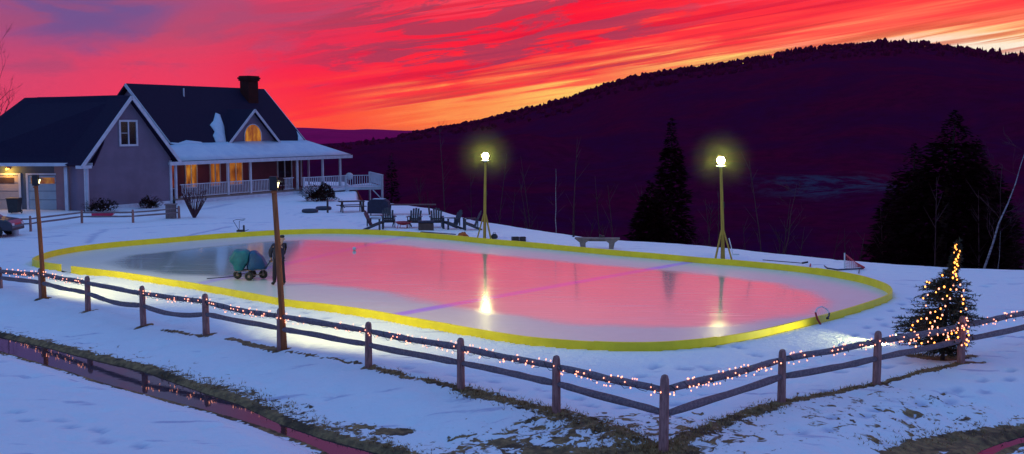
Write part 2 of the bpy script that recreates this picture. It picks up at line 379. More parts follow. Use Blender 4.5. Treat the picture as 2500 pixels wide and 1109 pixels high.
RB = [at(px, py, BT) for px, py in RINK]
RINKP = np.array([p[:2] for p in RB])
def gz(x, y): return float(height(np.array([x]), np.array([y]))[0])

def axis_vals(lo, hi, fine, a, b, g=1.16, step0=None):
    v = list(np.arange(a, b + 1e-6, fine)); s = fine
    while v[-1] < hi: s *= g; v.append(v[-1] + s)
    s = fine; w = [a]
    while w[-1] > lo: s *= g; w.append(w[-1] - s)
    return np.array(w[:0:-1] + v)
def build_ground():
    xs = axis_vals(-9000, 9000, .13, -21, 17.5, 1.13); ya = axis_vals(-300, 9000, .13, 16.5, 42, 1.045); ya = ya[ya <= 42.01]; yb = np.arange(42.22, 66, .22); yc = axis_vals(0, 9000, .3, 66.1, 100, 1.06); yc = yc[yc > 66.05]; ys = np.concatenate([ya, yb, yc])
    # cap the far growth of y spacing near the yard edge
    X, Y = np.meshgrid(xs, ys); Z = height(X, Y)
    far = smooth(Y, 200, 900); Z = Z * (1 - far) + far * -48
    nx, ny = len(xs), len(ys)
    V = np.stack([X.ravel(), Y.ravel(), Z.ravel()], 1)
    i = np.arange(nx - 1)[None, :] + nx * np.arange(ny - 1)[:, None]
    Fq = np.stack([i, i + 1, i + 1 + nx, i + nx], -1).reshape(-1, 4)
    me = bpy.data.meshes.new('ground'); me.vertices.add(len(V)); me.vertices.foreach_set('co', V.ravel())
    me.loops.add(Fq.size); me.loops.foreach_set('vertex_index', Fq.ravel().astype(np.int32))
    me.polygons.add(len(Fq)); me.polygons.foreach_set('loop_start', np.arange(0, Fq.size, 4)); me.polygons.foreach_set('loop_total', np.full(len(Fq), 4))
    me.polygons.foreach_set('use_smooth', np.ones(len(Fq), bool)); me.update()
    bare = np.zeros(X.shape)
    def strip(lst, w, k=1.0, z=0):
        P = pts2(lst, z); nonlocal bare
        bare = np.maximum(bare, k * (1 - smooth(dist_poly(X, Y, P), w * .3, w * 1.5)))
    strip([(395, 797), (505, 815)], .12, .9); strip([(560, 822), (640, 842), (688, 851)], .16, .95); strip([(705, 856), (780, 870), (880, 886)], .10, .85)
    strip([(905, 897), (1010, 925), (1127, 948)], .16, .95); strip([(1127, 950), (1240, 975), (1359, 1006)], .30, .8); strip([(1359, 1010), (1500, 1045), (1560, 1075), (1620, 1096)], .40, .74)
    strip([(1630, 1092), (1760, 1035), (1908, 988)], .30, .78); strip([(1908, 986), (2030, 962), (2140, 940)], .18, .95); strip([(2140, 942), (2250, 915), (2346, 892), (2400, 886)], .14, .9)
    strip([(2235, 868), (2300, 878), (2350, 872)], .4, .9)
    for px, py in ((102, 727), (215, 754), (350, 787), (503, 811), (685, 850), (900, 893), (1125, 948), (1359, 1006), (1620, 1096), (1908, 985), (2140, 942), (2346, 892)): strip([(px - 12, py + 2), (px + 14, py)], .14, 1)
    strip([(-300, 755), (0, 813), (110, 835), (250, 868), (350, 893)], .05, .8, -.45); strip([(350, 893), (430, 918), (500, 935), (600, 962), (700, 1000)], .50, .52, -.4); strip([(560, 945), (650, 965), (740, 985)], .45, .46, -.3)
    strip([(700, 1000), (780, 1035), (900, 1080), (1050, 1130), (1200, 1180)], .45, .55, -.45); strip([(240, 950), (420, 995), (560, 1032), (680, 1068)], .12, .8, -.45)
    strip([(870, 1018), (910, 1020)], .22, .9, -.2); strip([(935, 1030), (985, 1033)], .28, .95, -.2); strip([(1105, 1038), (1150, 1040)], .14, .8, -.1); strip([(1210, 1055), (1290, 1072), (1330, 1078)], .25, .85, -.1)
    strip([(1370, 1080), (1450, 1095), (1560, 1100), (1680, 1112)], .35, .85, -.1)
    strip([(2120, 1165), (2190, 1130), (2260, 1098), (2340, 1072), (2440, 1052), (2560, 1036), (2640, 1024)], .36, 1.05, -.4)
    strip([(0, 948 + 0), (60, 958)], .0001, .0)
    # tufts poke through between fence and ditch
    d1 = sdf(X, Y, WP); dn = np.exp(-np.maximum(d1, 0) / 1.3) * .40
    cx = 1 - smooth(np.hypot((X - at(1450, 1060)[0]) / 5.5, (Y - at(1450, 1060)[1]) / 2.6), .3, 1.3)
    bare2 = np.maximum(dn, cx * .42)
    rightp = .33 * (1 - smooth(np.hypot((X - at(2250, 1010)[0]) / 4.5, (Y - at(2250, 1010)[1]) / 3), .5, 1.3)); bare2 = np.maximum(bare2, rightp)
    # the strip between water and snow is always earth
    bare = np.where((d1 < .05), 1.1, bare); bare = np.where(sdf(X, Y, WP2) < .1, 1.1, bare)
    wood = smooth(Y - edgeY(X), .3, 1.6)
    track_shade = np.zeros(X.shape); rnd = random.Random(77)  # dented tracks: slush tone and dent shade painted into the snow colour
    def groove_shade(lst, w, k):
        nonlocal track_shade
        track_shade = np.maximum(track_shade, k * (1 - smooth(dist_poly(X, Y, pts2(lst)), w * .4, w)))
    groove_shade([(215, 592), (232, 572), (262, 560), (330, 556), (430, 549), (520, 546), (655, 541)], .22, .8); groove_shade([(435, 580), (480, 569), (520, 561), (560, 553)], .26, .9)
    groove_shade([(552, 533), (590, 530)], .25, .7); groove_shade([(60, 580), (100, 580), (160, 574)], .3, 1.0); groove_shade([(480, 512), (520, 506), (560, 498)], .5, .6)  # middle call paints a shadow line on the snow, no track
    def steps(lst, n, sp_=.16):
        nonlocal track_shade
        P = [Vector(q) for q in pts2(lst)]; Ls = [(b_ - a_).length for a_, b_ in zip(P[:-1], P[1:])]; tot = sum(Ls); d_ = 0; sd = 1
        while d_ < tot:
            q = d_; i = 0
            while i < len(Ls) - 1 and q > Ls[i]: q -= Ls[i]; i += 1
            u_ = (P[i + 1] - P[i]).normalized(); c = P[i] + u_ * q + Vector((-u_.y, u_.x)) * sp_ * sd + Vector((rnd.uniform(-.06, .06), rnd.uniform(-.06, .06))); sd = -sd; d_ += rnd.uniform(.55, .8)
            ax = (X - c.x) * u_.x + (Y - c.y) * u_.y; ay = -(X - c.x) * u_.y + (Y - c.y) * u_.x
            track_shade = np.maximum(track_shade, .9 * (1 - smooth(np.hypot(ax / .19, ay / .10), .6, 1.5)))
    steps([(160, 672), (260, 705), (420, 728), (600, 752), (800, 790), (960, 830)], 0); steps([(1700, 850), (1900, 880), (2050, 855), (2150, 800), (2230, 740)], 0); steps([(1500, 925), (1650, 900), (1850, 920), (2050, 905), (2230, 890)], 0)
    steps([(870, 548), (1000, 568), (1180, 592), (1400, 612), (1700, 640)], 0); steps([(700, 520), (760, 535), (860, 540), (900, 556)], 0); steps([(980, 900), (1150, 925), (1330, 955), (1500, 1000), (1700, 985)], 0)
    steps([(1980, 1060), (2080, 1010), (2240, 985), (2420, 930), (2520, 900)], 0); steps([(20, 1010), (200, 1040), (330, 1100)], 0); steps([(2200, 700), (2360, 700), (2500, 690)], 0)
    ZZ = Z - .05 * track_shade; V[:, 2] = ZZ.ravel(); me.vertices.foreach_set('co', V.ravel()); me.update()
    for nm, arr in (('track_shade', track_shade), ('bare', bare), ('tuft', bare2), ('wood', wood)):
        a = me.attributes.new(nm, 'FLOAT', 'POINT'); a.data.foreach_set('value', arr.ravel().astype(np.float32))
    m = bpy.data.materials.new('snow_ground'); m.use_nodes = True; t = NT(m.node_tree); b = t.n['Principled BSDF']
    g = t.node('ShaderNodeNewGeometry').outputs['Position']
    A = lambda n_: t.node('ShaderNodeAttribute', attribute_name=n_).outputs['Fac']
    n1 = t.noise(g, 1.6, 8, .65); n2 = t.noise(g, 6, 6, .6); n3 = t.noise(g, 24, 4, .6)
    e = t.math('ADD', A('bare'), t.math('MULTIPLY', t.math('SUBTRACT', t.math('ADD', t.math('MULTIPLY', n2, .6), t.math('MULTIPLY', n1, .4)), .5), 2.4))
    mask = t.step(e, .52, .62)
    tn = t.noise(g, 3.6, 3, .6, .8)
    tn2 = t.noise(g, 8.5, 2, .5, .4); tf = t.math('MAXIMUM', t.step(t.math('ADD', A('tuft'), tn), .90, .97), t.step(t.math('ADD', t.math('MULTIPLY', A('tuft'), .55), tn2), .86, .91))
    mask = t.math('MAXIMUM', mask, tf)
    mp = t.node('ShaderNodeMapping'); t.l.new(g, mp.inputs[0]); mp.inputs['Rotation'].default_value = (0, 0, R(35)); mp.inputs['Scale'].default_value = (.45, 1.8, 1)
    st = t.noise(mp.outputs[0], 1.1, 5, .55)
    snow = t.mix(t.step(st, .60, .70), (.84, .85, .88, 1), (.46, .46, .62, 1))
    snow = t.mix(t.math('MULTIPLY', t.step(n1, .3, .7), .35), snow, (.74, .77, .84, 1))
    snow = t.mix(t.math('MULTIPLY', A('track_shade'), .9), snow, (.42, .46, .62, 1))
    dirt = t.mix(n3, (.16, .09, .04, 1), (.55, .33, .14, 1))
    dirt = t.mix(t.step(n2, .4, .6), dirt, (.20, .12, .06, 1))
    dirt = t.mix(t.math('MULTIPLY', t.step(t.noise(g, 1.1, 4, .6), .50, .62), .7), dirt, (.035, .022, .018, 1))
    c = t.mix(mask, snow, dirt)
    c = t.mix(A('wood'), c, (.012, .006, .010, 1))
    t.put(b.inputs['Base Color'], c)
    t.put(b.inputs['Roughness'], t.math('MULTIPLY_ADD', mask, .25, .6)); b.inputs['Specular IOR Level'].default_value = .25
    bp = t.node('ShaderNodeBump'); bp.inputs['Strength'].default_value = .8; bp.inputs['Distance'].default_value = .11
    t.put(bp.inputs['Height'], t.math('ADD', t.math('MULTIPLY', n1, 1.0), t.math('ADD', t.math('MULTIPLY', n2, .35), t.math('MULTIPLY', t.math('MULTIPLY', n3, mask), .5)))); t.l.new(bp.outputs[0], b.inputs['Normal'])
    me.materials.append(m)
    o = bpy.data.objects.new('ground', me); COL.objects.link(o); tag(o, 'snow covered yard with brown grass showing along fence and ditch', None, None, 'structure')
build_ground()

def tuft_grass():
    # dead grass blades standing in the bare strips
    mb = MB(); rnd = random.Random(5)
    def run(lst, w, n, z=0):
        P = [at(px, py, z) for px, py in lst]
        for _ in range(n):
            i = rnd.randrange(len(P) - 1); k = rnd.random(); p = P[i].lerp(P[i + 1], k)
            x = p.x + rnd.gauss(0, w * .55); y = p.y + rnd.gauss(0, w * .55); zz = gzf(x, y)
            if zz < WZ + .04: continue
            for _b in range(3):
                a = rnd.uniform(0, 6.28); L = rnd.uniform(.03, .09); lean = rnd.uniform(.3, 1.2)
                d = Vector((math.cos(a), math.sin(a), 0)); s_ = Vector((-d.y, d.x, 0)) * .009
                q = Vector((x, y, zz - .01)); tp = q + d * L * lean + Vector((0, 0, L))
                mb.add([q - s_, q + s_, tp], [(0, 1, 2)])
    run([(905, 897), (1010, 925), (1127, 948)], .16, 150); run([(1127, 950), (1240, 975), (1359, 1006)], .3, 450); run([(1359, 1010), (1500, 1045), (1560, 1075), (1620, 1096)], .35, 650)
    run([(1630, 1092), (1760, 1035), (1908, 988)], .3, 500); run([(1908, 986), (2140, 940)], .15, 220); run([(2140, 942), (2346, 892)], .14, 160)
    run([(350, 893), (500, 930), (600, 962), (700, 1000)], .4, 350, -.4); run([(0, 813), (110, 835), (250, 868), (350, 893)], .1, 60, -.45); run([(700, 1000), (900, 1075), (1050, 1120)], .3, 220, -.4)
    run([(2100, 1110), (2260, 1078), (2340, 1052), (2500, 1030)], .35, 200, -.35); run([(1400, 1085), (1560, 1100), (1680, 1108)], .4, 250, -.1); run([(2235, 868), (2350, 872)], .3, 200)
    o = mb.build('dead_grass', M['grass'], recalc=False); tag(o, 'dry brown grass along fence line and ditch bank', 'grass', None, 'stuff')
M['grass'] = pmat('dead_grass', (.45, .28, .12), (.22, .13, .06), 3, .9, spec=.1)
_gc = {}
def gzf(x, y):
    k = (round(x * 4), round(y * 4))
    if k not in _gc: _gc[k] = gz(k[0] / 4, k[1] / 4)
    return _gc[k]
tuft_grass()

# water in the ditch
def water(P, lab):
    pts = [Vector((p[0], p[1], WZ)) for p in P]; c = sum(pts, Vector()) / len(pts)
    bm = bmesh.new(); vs = [bm.verts.new(p + (p - c).normalized() * .0) for p in pts]; bm.faces.new(vs)
    bmesh.ops.triangulate(bm, faces=bm.faces[:]); me = bpy.data.meshes.new('water'); bm.to_mesh(me); bm.free()
    for p in me.polygons: p.use_smooth = False
    me.materials.append(M['water']); o = bpy.data.objects.new('water', me); COL.objects.link(o)
    if me.polygons[0].normal.z < 0: me.flip_normals()
    tag(o, lab, None, None, 'structure')
mw = bpy.data.materials.new('ditch_water'); mw.use_nodes = True; t = NT(mw.node_tree); b = t.n['Principled BSDF']; M['water'] = mw
g = t.node('ShaderNodeNewGeometry').outputs['Position']
b.inputs['Base Color'].default_value = (.035, .018, .03, 1); b.inputs['Roughness'].default_value = .03; b.inputs['IOR'].default_value = 1.36
bp = t.node('ShaderNodeBump'); bp.inputs['Strength'].default_value = .06; bp.inputs['Distance'].default_value = .02
t.put(bp.inputs['Height'], t.noise(g, 3.0, 3, .5)); t.l.new(bp.outputs[0], b.inputs['Normal'])
def grow(P, d):
    c = P.mean(0); out = []
    n = len(P)
    for i in range(n):
        a, q = P[i - 1], P[(i + 1) % n]; tdir = (q - a) / (np.linalg.norm(q - a) + 1e-9); nrm = np.array([tdir[1], -tdir[0]])
        cand = P[i] + nrm * d
        out.append(cand)
    out = np.array(out)
    ar = lambda Q: abs(np.sum(Q[:, 0] * np.roll(Q[:, 1], -1) - Q[:, 1] * np.roll(Q[:, 0], -1)))
    if ar(out) < ar(P): out = 2 * P - out
    return out
water(grow(WP, .12), 'still meltwater lying in the roadside ditch, mirroring the fence lights')
water(grow(WP2, .1), 'small puddle in the muddy corner glowing red with sky')

# ------------------------------------------------------------------ ice
def catmull(P, n=6, closed=True):
    out = []; k = len(P)
    for i in range(k if closed else k - 1):
        p0, p1, p2, p3 = (P[(i - 1) % k], P[i], P[(i + 1) % k], P[(i + 2) % k]) if closed else (P[max(i - 1, 0)], P[i], P[min(i + 1, k - 1)], P[min(i + 2, k - 1)])
        for j in range(n):
            t_ = j / n; out.append(.5 * ((2 * p1) + (p2 - p0) * t_ + (2 * p0 - 5 * p1 + 4 * p2 - p3) * t_ ** 2 + (3 * p1 - p0 - 3 * p2 + p3) * t_ ** 3))
    if not closed: out.append(P[-1])
    return out
ICEZ = .12
WET = [(275, 640), (330, 622), (480, 606), (640, 590), (760, 586), (900, 592), (1050, 606), (1200, 622), (1400, 640), (1560, 656), (1750, 672), (1900, 694), (1990, 715), (2015, 738), (1985, 765), (1900, 782),
       (1780, 794), (1600, 800), (1450, 795), (1330, 782), (1200, 765), (1050, 742), (950, 716), (860, 702), (760, 694), (700, 690), (560, 678), (420, 672), (310, 655)]
def build_ice():
    ring = catmull([p for p in RB], 4); P = np.array([p[:2] for p in ring])
    c = P.mean(0); wet = np.array([at(px, py, ICEZ)[:2] for px, py in WET])
    nr = 60; n = len(P); V = []
    for k in range(nr + 1):
        s = 1 - k / (nr + .0); s = max(s, .0005)
        V.append(c + (P - c) * s)
    V = np.concatenate(V); Fq = [(k * n + j, k * n + (j + 1) % n, (k + 1) * n + (j + 1) % n, (k + 1) * n + j) for k in range(nr) for j in range(n)]
    me = bpy.data.meshes.new('ice'); me.from_pydata([(x, y, ICEZ) for x, y in V], [], Fq); me.update()
    if me.polygons[0].normal.z < 0: me.flip_normals()
    sd = sdf(V[:, 0], V[:, 1], wet)
    a = me.attributes.new('wet', 'FLOAT', 'POINT'); a.data.foreach_set('value', (-sd).astype(np.float32))
    # painted lines below the ice
    ln = np.full(len(V), 9.0)
    for p, q in (((930, 775), (1600, 655)), ((500, 690), (900, 598))):
        L = np.array([at(*p, ICEZ)[:2], at(*q, ICEZ)[:2]]); d = (L[1] - L[0]) / np.linalg.norm(L[1] - L[0]); L = np.array([L[0] - d * 6, L[1] + d * 8])
        LINES.append((L[0], d))
    m = bpy.data.materials.new('rink_ice'); m.use_nodes = True; t = NT(m.node_tree); b = t.n['Principled BSDF']
    g = t.node('ShaderNodeNewGeometry').outputs['Position']; sp = t.node('ShaderNodeSeparateXYZ'); t.l.new(g, sp.inputs[0])
    n1 = t.noise(g, .45, 5, .5); n2 = t.noise(g, 3.0, 5, .6); n4 = t.noise(g, .16, 3, .5)
    w = t.math('ADD', t.node('ShaderNodeAttribute', attribute_name='wet').outputs['Fac'], t.math('MULTIPLY', t.math('SUBTRACT', n1, .5), 1.3))
    wet_ = t.step(w, -.55, .65)
    dry = t.mix(n2, (.60, .66, .58, 1), (.72, .76, .68, 1)); wetc = t.mix(t.step(n4, .35, .65), (.52, .66, .56, 1), (.42, .56, .50, 1))
    c_ = t.mix(wet_, dry, wetc)
    for (o_, d), lk in zip(LINES, (.75, .4)):
        nx_, ny_ = -d[1], d[0]
        dist = t.math('ABSOLUTE', t.math('ADD', t.math('MULTIPLY', t.math('SUBTRACT', sp.outputs[0], float(o_[0])), float(nx_)), t.math('MULTIPLY', t.math('SUBTRACT', sp.outputs[1], float(o_[1])), float(ny_))))
        c_ = t.mix(t.math('MULTIPLY', t.step(dist, .12, .36, True), lk), c_, (.38, .20, .98, 1))
    t.put(b.inputs['Base Color'], c_)
    # skate marks and scraped snow dust
    scr = None
    for rz_, sc_ in ((18, 1.3), (-52, 1.1), (71, 1.5)):
        mq = t.node('ShaderNodeMapping'); t.l.new(g, mq.inputs[0]); mq.inputs['Rotation'].default_value = (0, 0, R(rz_)); mq.inputs['Scale'].default_value = (.22, 5.5, 1); mq.inputs['Location'].default_value = (rz_ * .37, 1, 0)
        k_ = t.step(t.noise(mq.outputs[0], sc_, 3, .5, .9), .63, .69); scr = k_ if scr is None else t.math('MAXIMUM', scr, k_)
    dust = t.step(t.noise(g, .8, 8, .7), .56, .72)
    c_ = t.mix(t.math('MULTIPLY', t.math('MAXIMUM', scr, dust), .35), c_, (.80, .82, .80, 1))
    t.put(b.inputs['Base Color'], c_)
    mpg = t.node('ShaderNodeMapping'); t.l.new(g, mpg.inputs[0]); mpg.inputs['Rotation'].default_value = (0, 0, R(-38)); mpg.inputs['Scale'].default_value = (.3, 3, 1)
    ng = t.noise(mpg.outputs[0], 1.2, 5, .6)
    t.put(b.inputs['Roughness'], t.math('ADD', t.math('SUBTRACT', .38, t.math('MULTIPLY', wet_, t.math('MULTIPLY_ADD', t.step(ng, .35, .62), .05, .21))), t.math('MULTIPLY', scr, .12)))
    b.inputs['IOR'].default_value = 1.5
    t.put(b.inputs['Coat Weight'], t.math('MULTIPLY_ADD', wet_, .65, .22)); t.put(b.inputs['Coat Roughness'], t.math('MULTIPLY_ADD', wet_, -.14, .22)); b.inputs['Coat IOR'].default_value = 1.5
    bp = t.node('ShaderNodeBump'); bp.inputs['Strength'].default_value = .10; bp.inputs['Distance'].default_value = .01
    t.put(bp.inputs['Height'], t.noise(g, 1.6, 4, .55)); t.l.new(bp.outputs[0], b.inputs['Normal'])
    me.materials.append(m); o = bpy.data.objects.new('ice', me); COL.objects.link(o)
    tag(o, 'flooded backyard skating ice reflecting the red sky', None, None, 'structure')
LINES = []
build_ice()
def build_boards():
    root = empty('rink_boards', tuple(Vector((RB[0].x, RB[0].y, 0))), label='low yellow board edging that rings the whole skating ice', cat='rink boards')
    n = len(RB); gap0 = 48    # opening between points 48 and 49
    seq = RB[49:] + RB[:49]
    full = catmull(seq, 4, closed=False)
    def panel(pts, dz=0):
        mb = MB(); base = root.location; vs = []; k = len(pts)
        for i, p in enumerate(pts):
            d = (pts[min(i + 1, k - 1)] - pts[max(i - 1, 0)]); d.z = 0; d.normalize(); nn = Vector((-d.y, d.x, 0)) * .035
            for sgn, zz in ((1, 0.0), (-1, 0.0), (-1, BT + dz), (1, BT + dz)):
                q = p + nn * sgn; vs.append(Vector((q.x, q.y, zz)) - base)
        fs = [(i * 4 + j, i * 4 + (j + 1) % 4, (i + 1) * 4 + (j + 1) % 4, (i + 1) * 4 + j) for i in range(k - 1) for j in range(4)] + [(3, 2, 1, 0), tuple((k - 1) * 4 + j for j in range(4))]
        mb.add(vs, fs); return mb.build('board_panel', M['yellow'], root)
    cuts = [0, 10]
    step = 14
    while cuts[-1] + step < len(full) - 6: cuts.append(cuts[-1] + step)
    cuts.append(len(full) - 1)
    rnd = random.Random(3)
    for a_, b_ in zip(cuts[:-1], cuts[1:]): panel(full[a_:b_ + 1], rnd.uniform(-.012, .012))
build_boards()

# ------------------------------------------------------------------ rail fences
BULBN = [0]
ico = None
def bulb_mesh():
    bm = bmesh.new(); bmesh.ops.create_icosphere(bm, subdivisions=1, radius=1.0); me = bpy.data.meshes.new('bulb'); bm.to_mesh(me); bm.free(); return me
BME = {k: bulb_mesh() for k in ('bulb', 'bulbgold')}
for k in BME: BME[k].materials.append(M[k])
def bulb(p, r, parent, key='bulb'):
    o = bpy.data.objects.new('bulb', BME[key]); COL.objects.link(o); o.parent = parent; o.location = Vector(p) - Vector(parent.location); o.scale = (r, r, r * 1.3)
def post_mb(x, y, zb, h, w, lean=(0, 0), rnd=random):
    mb = MB(); prof = [(-.25, 1.05), (.02, 1.03), (h * .4, 1.0), (h * .8, .95), (h * .94, .86), (h * .985, .66), (h, .30)]
    pts = [Vector((x + lean[0] * max(z, 0), y + lean[1] * max(z, 0), zb + z)) for z, s_ in prof]
    vs = []
    n = 10; ph = [rnd.uniform(.9, 1.08) for _ in range(n)]
    for p, (z, s_) in zip(pts, prof):
        for j in range(n):
            th = 2 * math.pi * j / n + .3; r = w / 2 * s_ * ph[j] * rnd.uniform(.97, 1.03); vs.append(p + Vector((math.cos(th) * r, math.sin(th) * r, 0)))
    k = len(prof)
    return mb.add(vs, [(i * n + j, i * n + (j + 1) % n, (i + 1) * n + (j + 1) % n, (i + 1) * n + j) for i in range(k - 1) for j in range(n)] + [tuple(range(n - 1, -1, -1)), tuple((k - 1) * n + j for j in range(n))])
def rail_pts(a, b, sag, rnd, n=9):
    a, b = Vector(a), Vector(b); P = []
    k1, k2 = rnd.uniform(-.010, .010), rnd.uniform(-.008, .008)
    for i in range(n):
        t_ = i / (n - 1); p = a.lerp(b, t_); p.z -= sag * math.sin(math.pi * t_); p.z += k1 * math.sin(2 * math.pi * t_) + k2 * math.sin(3 * math.pi * t_); P.append(p)
    return P
def split_fence(name, posts, w, label, rails=(.80, .50), rr=.072, seed=2, sags=None):
    rnd = random.Random(seed); info = []
    bx, by = posts[0][0]; base = None
    for (px, pb), ptop in posts:
        p = at(px, pb, 0); top = atY(px, ptop, p.y); info.append((p.x, p.y, gz(p.x, p.y), top.z))
    root = empty(name, (info[0][0], info[0][1], 0), label=label, cat='fence'); o = Vector(root.location)
    runs = []
    for (x, y, z, zt) in info: post_mb(x - o.x, y - o.y, z - o.z - .02, zt - z + .02, w * rnd.uniform(.94, 1.06), (rnd.uniform(-.012, .012), 0), rnd).build('post', M['post'], root, smooth=True)
    for i in range(len(info) - 1):
        a, b = info[i], info[i + 1]
        for li, fr in enumerate(rails):
            pa = Vector((a[0], a[1], a[2] + (a[3] - a[2]) * fr)); pb_ = Vector((b[0], b[1], b[2] + (b[3] - b[2]) * fr))
            P = rail_pts(pa, pb_, (sags or {}).get((i, li), rnd.uniform(-.01, .025)), rnd)
            rad = [rr * .75] + [rr * rnd.uniform(.9, 1.12) for _ in range(7)] + [rr * .75]
            MB().tube([p - o for p in P], rad, 7, jit=.07).build('rail', M['rail'], root, smooth=True)
            if li == 0: runs.append(P)
    return root, runs, info
fpx = [((-150, 672), 622), ((0, 705), 652), ((102, 727), 655), ((215, 754), 674), ((350, 787), 698), ((503, 811), 717), ((685, 850), 752), ((900, 893), 786), ((1125, 948), 825), ((1359, 1006), 868), ((1620, 1092), 915)]
rpx = [((1620, 1092), 915), ((1908, 985), 853), ((2140, 942), 808), ((2346, 892), 772), ((2560, 838), 730)]
fence, runsL, infoL = split_fence('rail_fence', fpx, .185, 'weathered two rail split fence wrapped in lights along the ditch, turning a corner', seed=4, sags={(4, 1): .14, (3, 1): .10, (5, 0): .05, (9, 0): .02})
# the return leg is the same fence: parts go on the same root
def add_leg():
    rnd = random.Random(11); o = Vector(fence.location); info = []
    for (px, pb), ptop in rpx: p = at(px, pb, 0); top = atY(px, ptop, p.y); info.append((p.x, p.y, gz(p.x, p.y), top.z))
    for (x, y, z, zt) in info[1:]: post_mb(x - o.x, y - o.y, z - .02, zt - z + .02, .18, (rnd.uniform(-.01, .01), 0), rnd).build('post', M['post'], fence, smooth=True)
    runs = []
    for i in range(4):
        a, b = info[i], info[i + 1]
        for li, fr in enumerate((.80, .48)):
            pa = Vector((a[0], a[1], a[2] + (a[3] - a[2]) * fr)); pb_ = Vector((b[0], b[1], b[2] + (b[3] - b[2]) * fr))
            P = rail_pts(pa, pb_, rnd.uniform(0, .03), rnd); rad = [.055] + [.072 * rnd.uniform(.9, 1.12) for _ in range(7)] + [.055]
            MB().tube([p - o for p in P], rad, 7, jit=.07).build('rail', M['rail'], fence, smooth=True)
            if li == 0: runs.append(P)
    return runs, info
runsR, infoR = add_leg()
split_fence('rail_fence', [((-70, 566), 534), ((75, 565), 527), ((200, 545), 513), ((325, 544), 512), ((437, 533), 503)], .15, 'dark rail fence crossing the snow before the garage and gable wall', rr=.05, seed=8)

def interp(P, t_):
    n = len(P) - 1; k = min(int(t_ * n), n - 1); return P[k].lerp(P[k + 1], t_ * n - k)
def light_string(runs, spans, label, per=7, cl=4, seed=1, dense=False, group='strings of small warm lights wound on the fence'):
    rnd = random.Random(seed); root = None; cordpts = []; bl = []
    for (ri, a, b) in spans:
        P = runs[ri]; L = (P[-1] - P[0]).length * (b - a); N = max(1, int(L / (.42 if not dense else .28)))
        d = (P[-1] - P[0]).normalized(); side = Vector((-d.y, d.x, 0))
        n = N * 6
        for i in range(n + 1):
            t_ = a + (b - a) * i / n; q = interp(P, t_); th = i * 2 * math.pi / 6
            cordpts.append(q + side * (.085 * math.cos(th)) + Vector((0, 0, .085 * math.sin(th) - .01 + rnd.uniform(-.03, .01))))
        for i in range(N):
            if rnd.random() < .08: continue
            k = cl + rnd.choice((0, 0, 1, 2)) if not dense else rnd.choice((2, 3, 3, 4)); tc = (i + rnd.uniform(.2, .8)) / N
            for _ in range(k):
                t_ = a + (b - a) * min(1, max(0, tc + rnd.gauss(0, .26) / N)); q = interp(P, t_)
                th = rnd.uniform(0, 6.28); up = rnd.choice((.09, .03, -.03, -.09, -.13, .10))
                bl.append(q + side * (-abs(.10 * math.cos(th) if abs(math.cos(th)) > .8 else .09) if abs(up) < .06 else rnd.uniform(-.04, .04)) * (1 if side.y > 0 else -1) + Vector((0, 0, up)))
    root = empty('string_lights', tuple(cordpts[0]), label=label, cat='string lights', group=group); o = Vector(root.location)
    MB().tube([p - o for p in cordpts], .006, 4).build('cord', M['cord'], root)
    for p in bl[:99]: bulb(p, rnd.uniform(.012, .0165), root)
    return len(bl)
nb = []
nb.append(light_string(runsL, [(0, .3, 1), (1, 0, 1), (2, 0, .95)], 'light string on the rail passing the pole nearest the garage, before the bare rail', seed=1, dense=True))
nb.append(light_string(runsL, [(3, .9, 1), (4, 0, 1), (5, 0, 1)], 'light string on the rail between bare rail and the pole beside the person', seed=2, dense=True))
nb.append(light_string(runsL, [(6, 0, 1), (7, 0, 1)], 'light string on the rail just past the pole beside the person', seed=3))
nb.append(light_string(runsL, [(8, 0, 1), (9, 0, 1)], 'light string on the rail ending at the fence corner post, ditch side', seed=4))
nb.append(light_string(runsR, [(0, 0, 1), (1, 0, 1)], 'light string running from the corner post towards the lit fir', seed=5))
nb.append(light_string(runsR, [(2, 0, 1)], 'light string on the rail passing in front of the lit fir', seed=6))
nb.append(light_string(runsR, [(3, 0, 1)], 'light string on the rail beyond the lit fir', seed=7))

# ------------------------------------------------------------------ flood light poles
def far_pole(px, pb, hp, label, rnd):
    p = at(px, pb, 0); z0 = gz(p.x, p.y); ht = atY(hp[0], hp[1], p.y); root = empty('floodlight_pole', (p.x, p.y, z0), label=label, cat='light pole', group='floodlight poles beyond the rink')
    H = ht.z - z0; dx = ht.x - p.x
    MB().tube([(0, 0, -.3), (dx * .3, 0, H * .3), (dx * .7, 0, H * .7), (dx, 0, H - .28)], [.085, .075, .065, .055], 10, jit=.05).build('mast', M['farmast'], root, smooth=True)
    for a in (R(200), R(325), R(90)):
        MB().beam((.42 * math.cos(a), .42 * math.sin(a), -.1), (dx * .3 + .05 * math.cos(a), .05 * math.sin(a), 1.25), .09, .045).build('brace', M['farmast'], root)
    MB().beam((dx * .55 + .07, 0, H * .52), (dx * .55 + .07, 0, H * .58), .05, .07).build('junction_box', M['black'], root)
    MB().lathe((dx, 0, H - .30), [(.07, 0), (.09, .03), (.19, .05), (.20, .08), (.08, .10)], 16).build('lamp_base', M['whiteplastic'], root, smooth=False)
    bm = bmesh.new(); bmesh.ops.create_uvsphere(bm, u_segments=20, v_segments=14, radius=.16); me = bpy.data.meshes.new('lamp'); bm.to_mesh(me); bm.free()
    me.polygons.foreach_set('use_smooth', [True] * len(me.polygons)); me.materials.append(M['lampglow']); o = bpy.data.objects.new('lamp', me); COL.objects.link(o); o.parent = root; o.location = (dx, 0, H)
    return Vector((ht.x, p.y, ht.z))
rnd = random.Random(9)
LPA = far_pole(1183, 584, (1185, 381), 'braced floodlight pole near the fire pit chairs, lit', rnd)
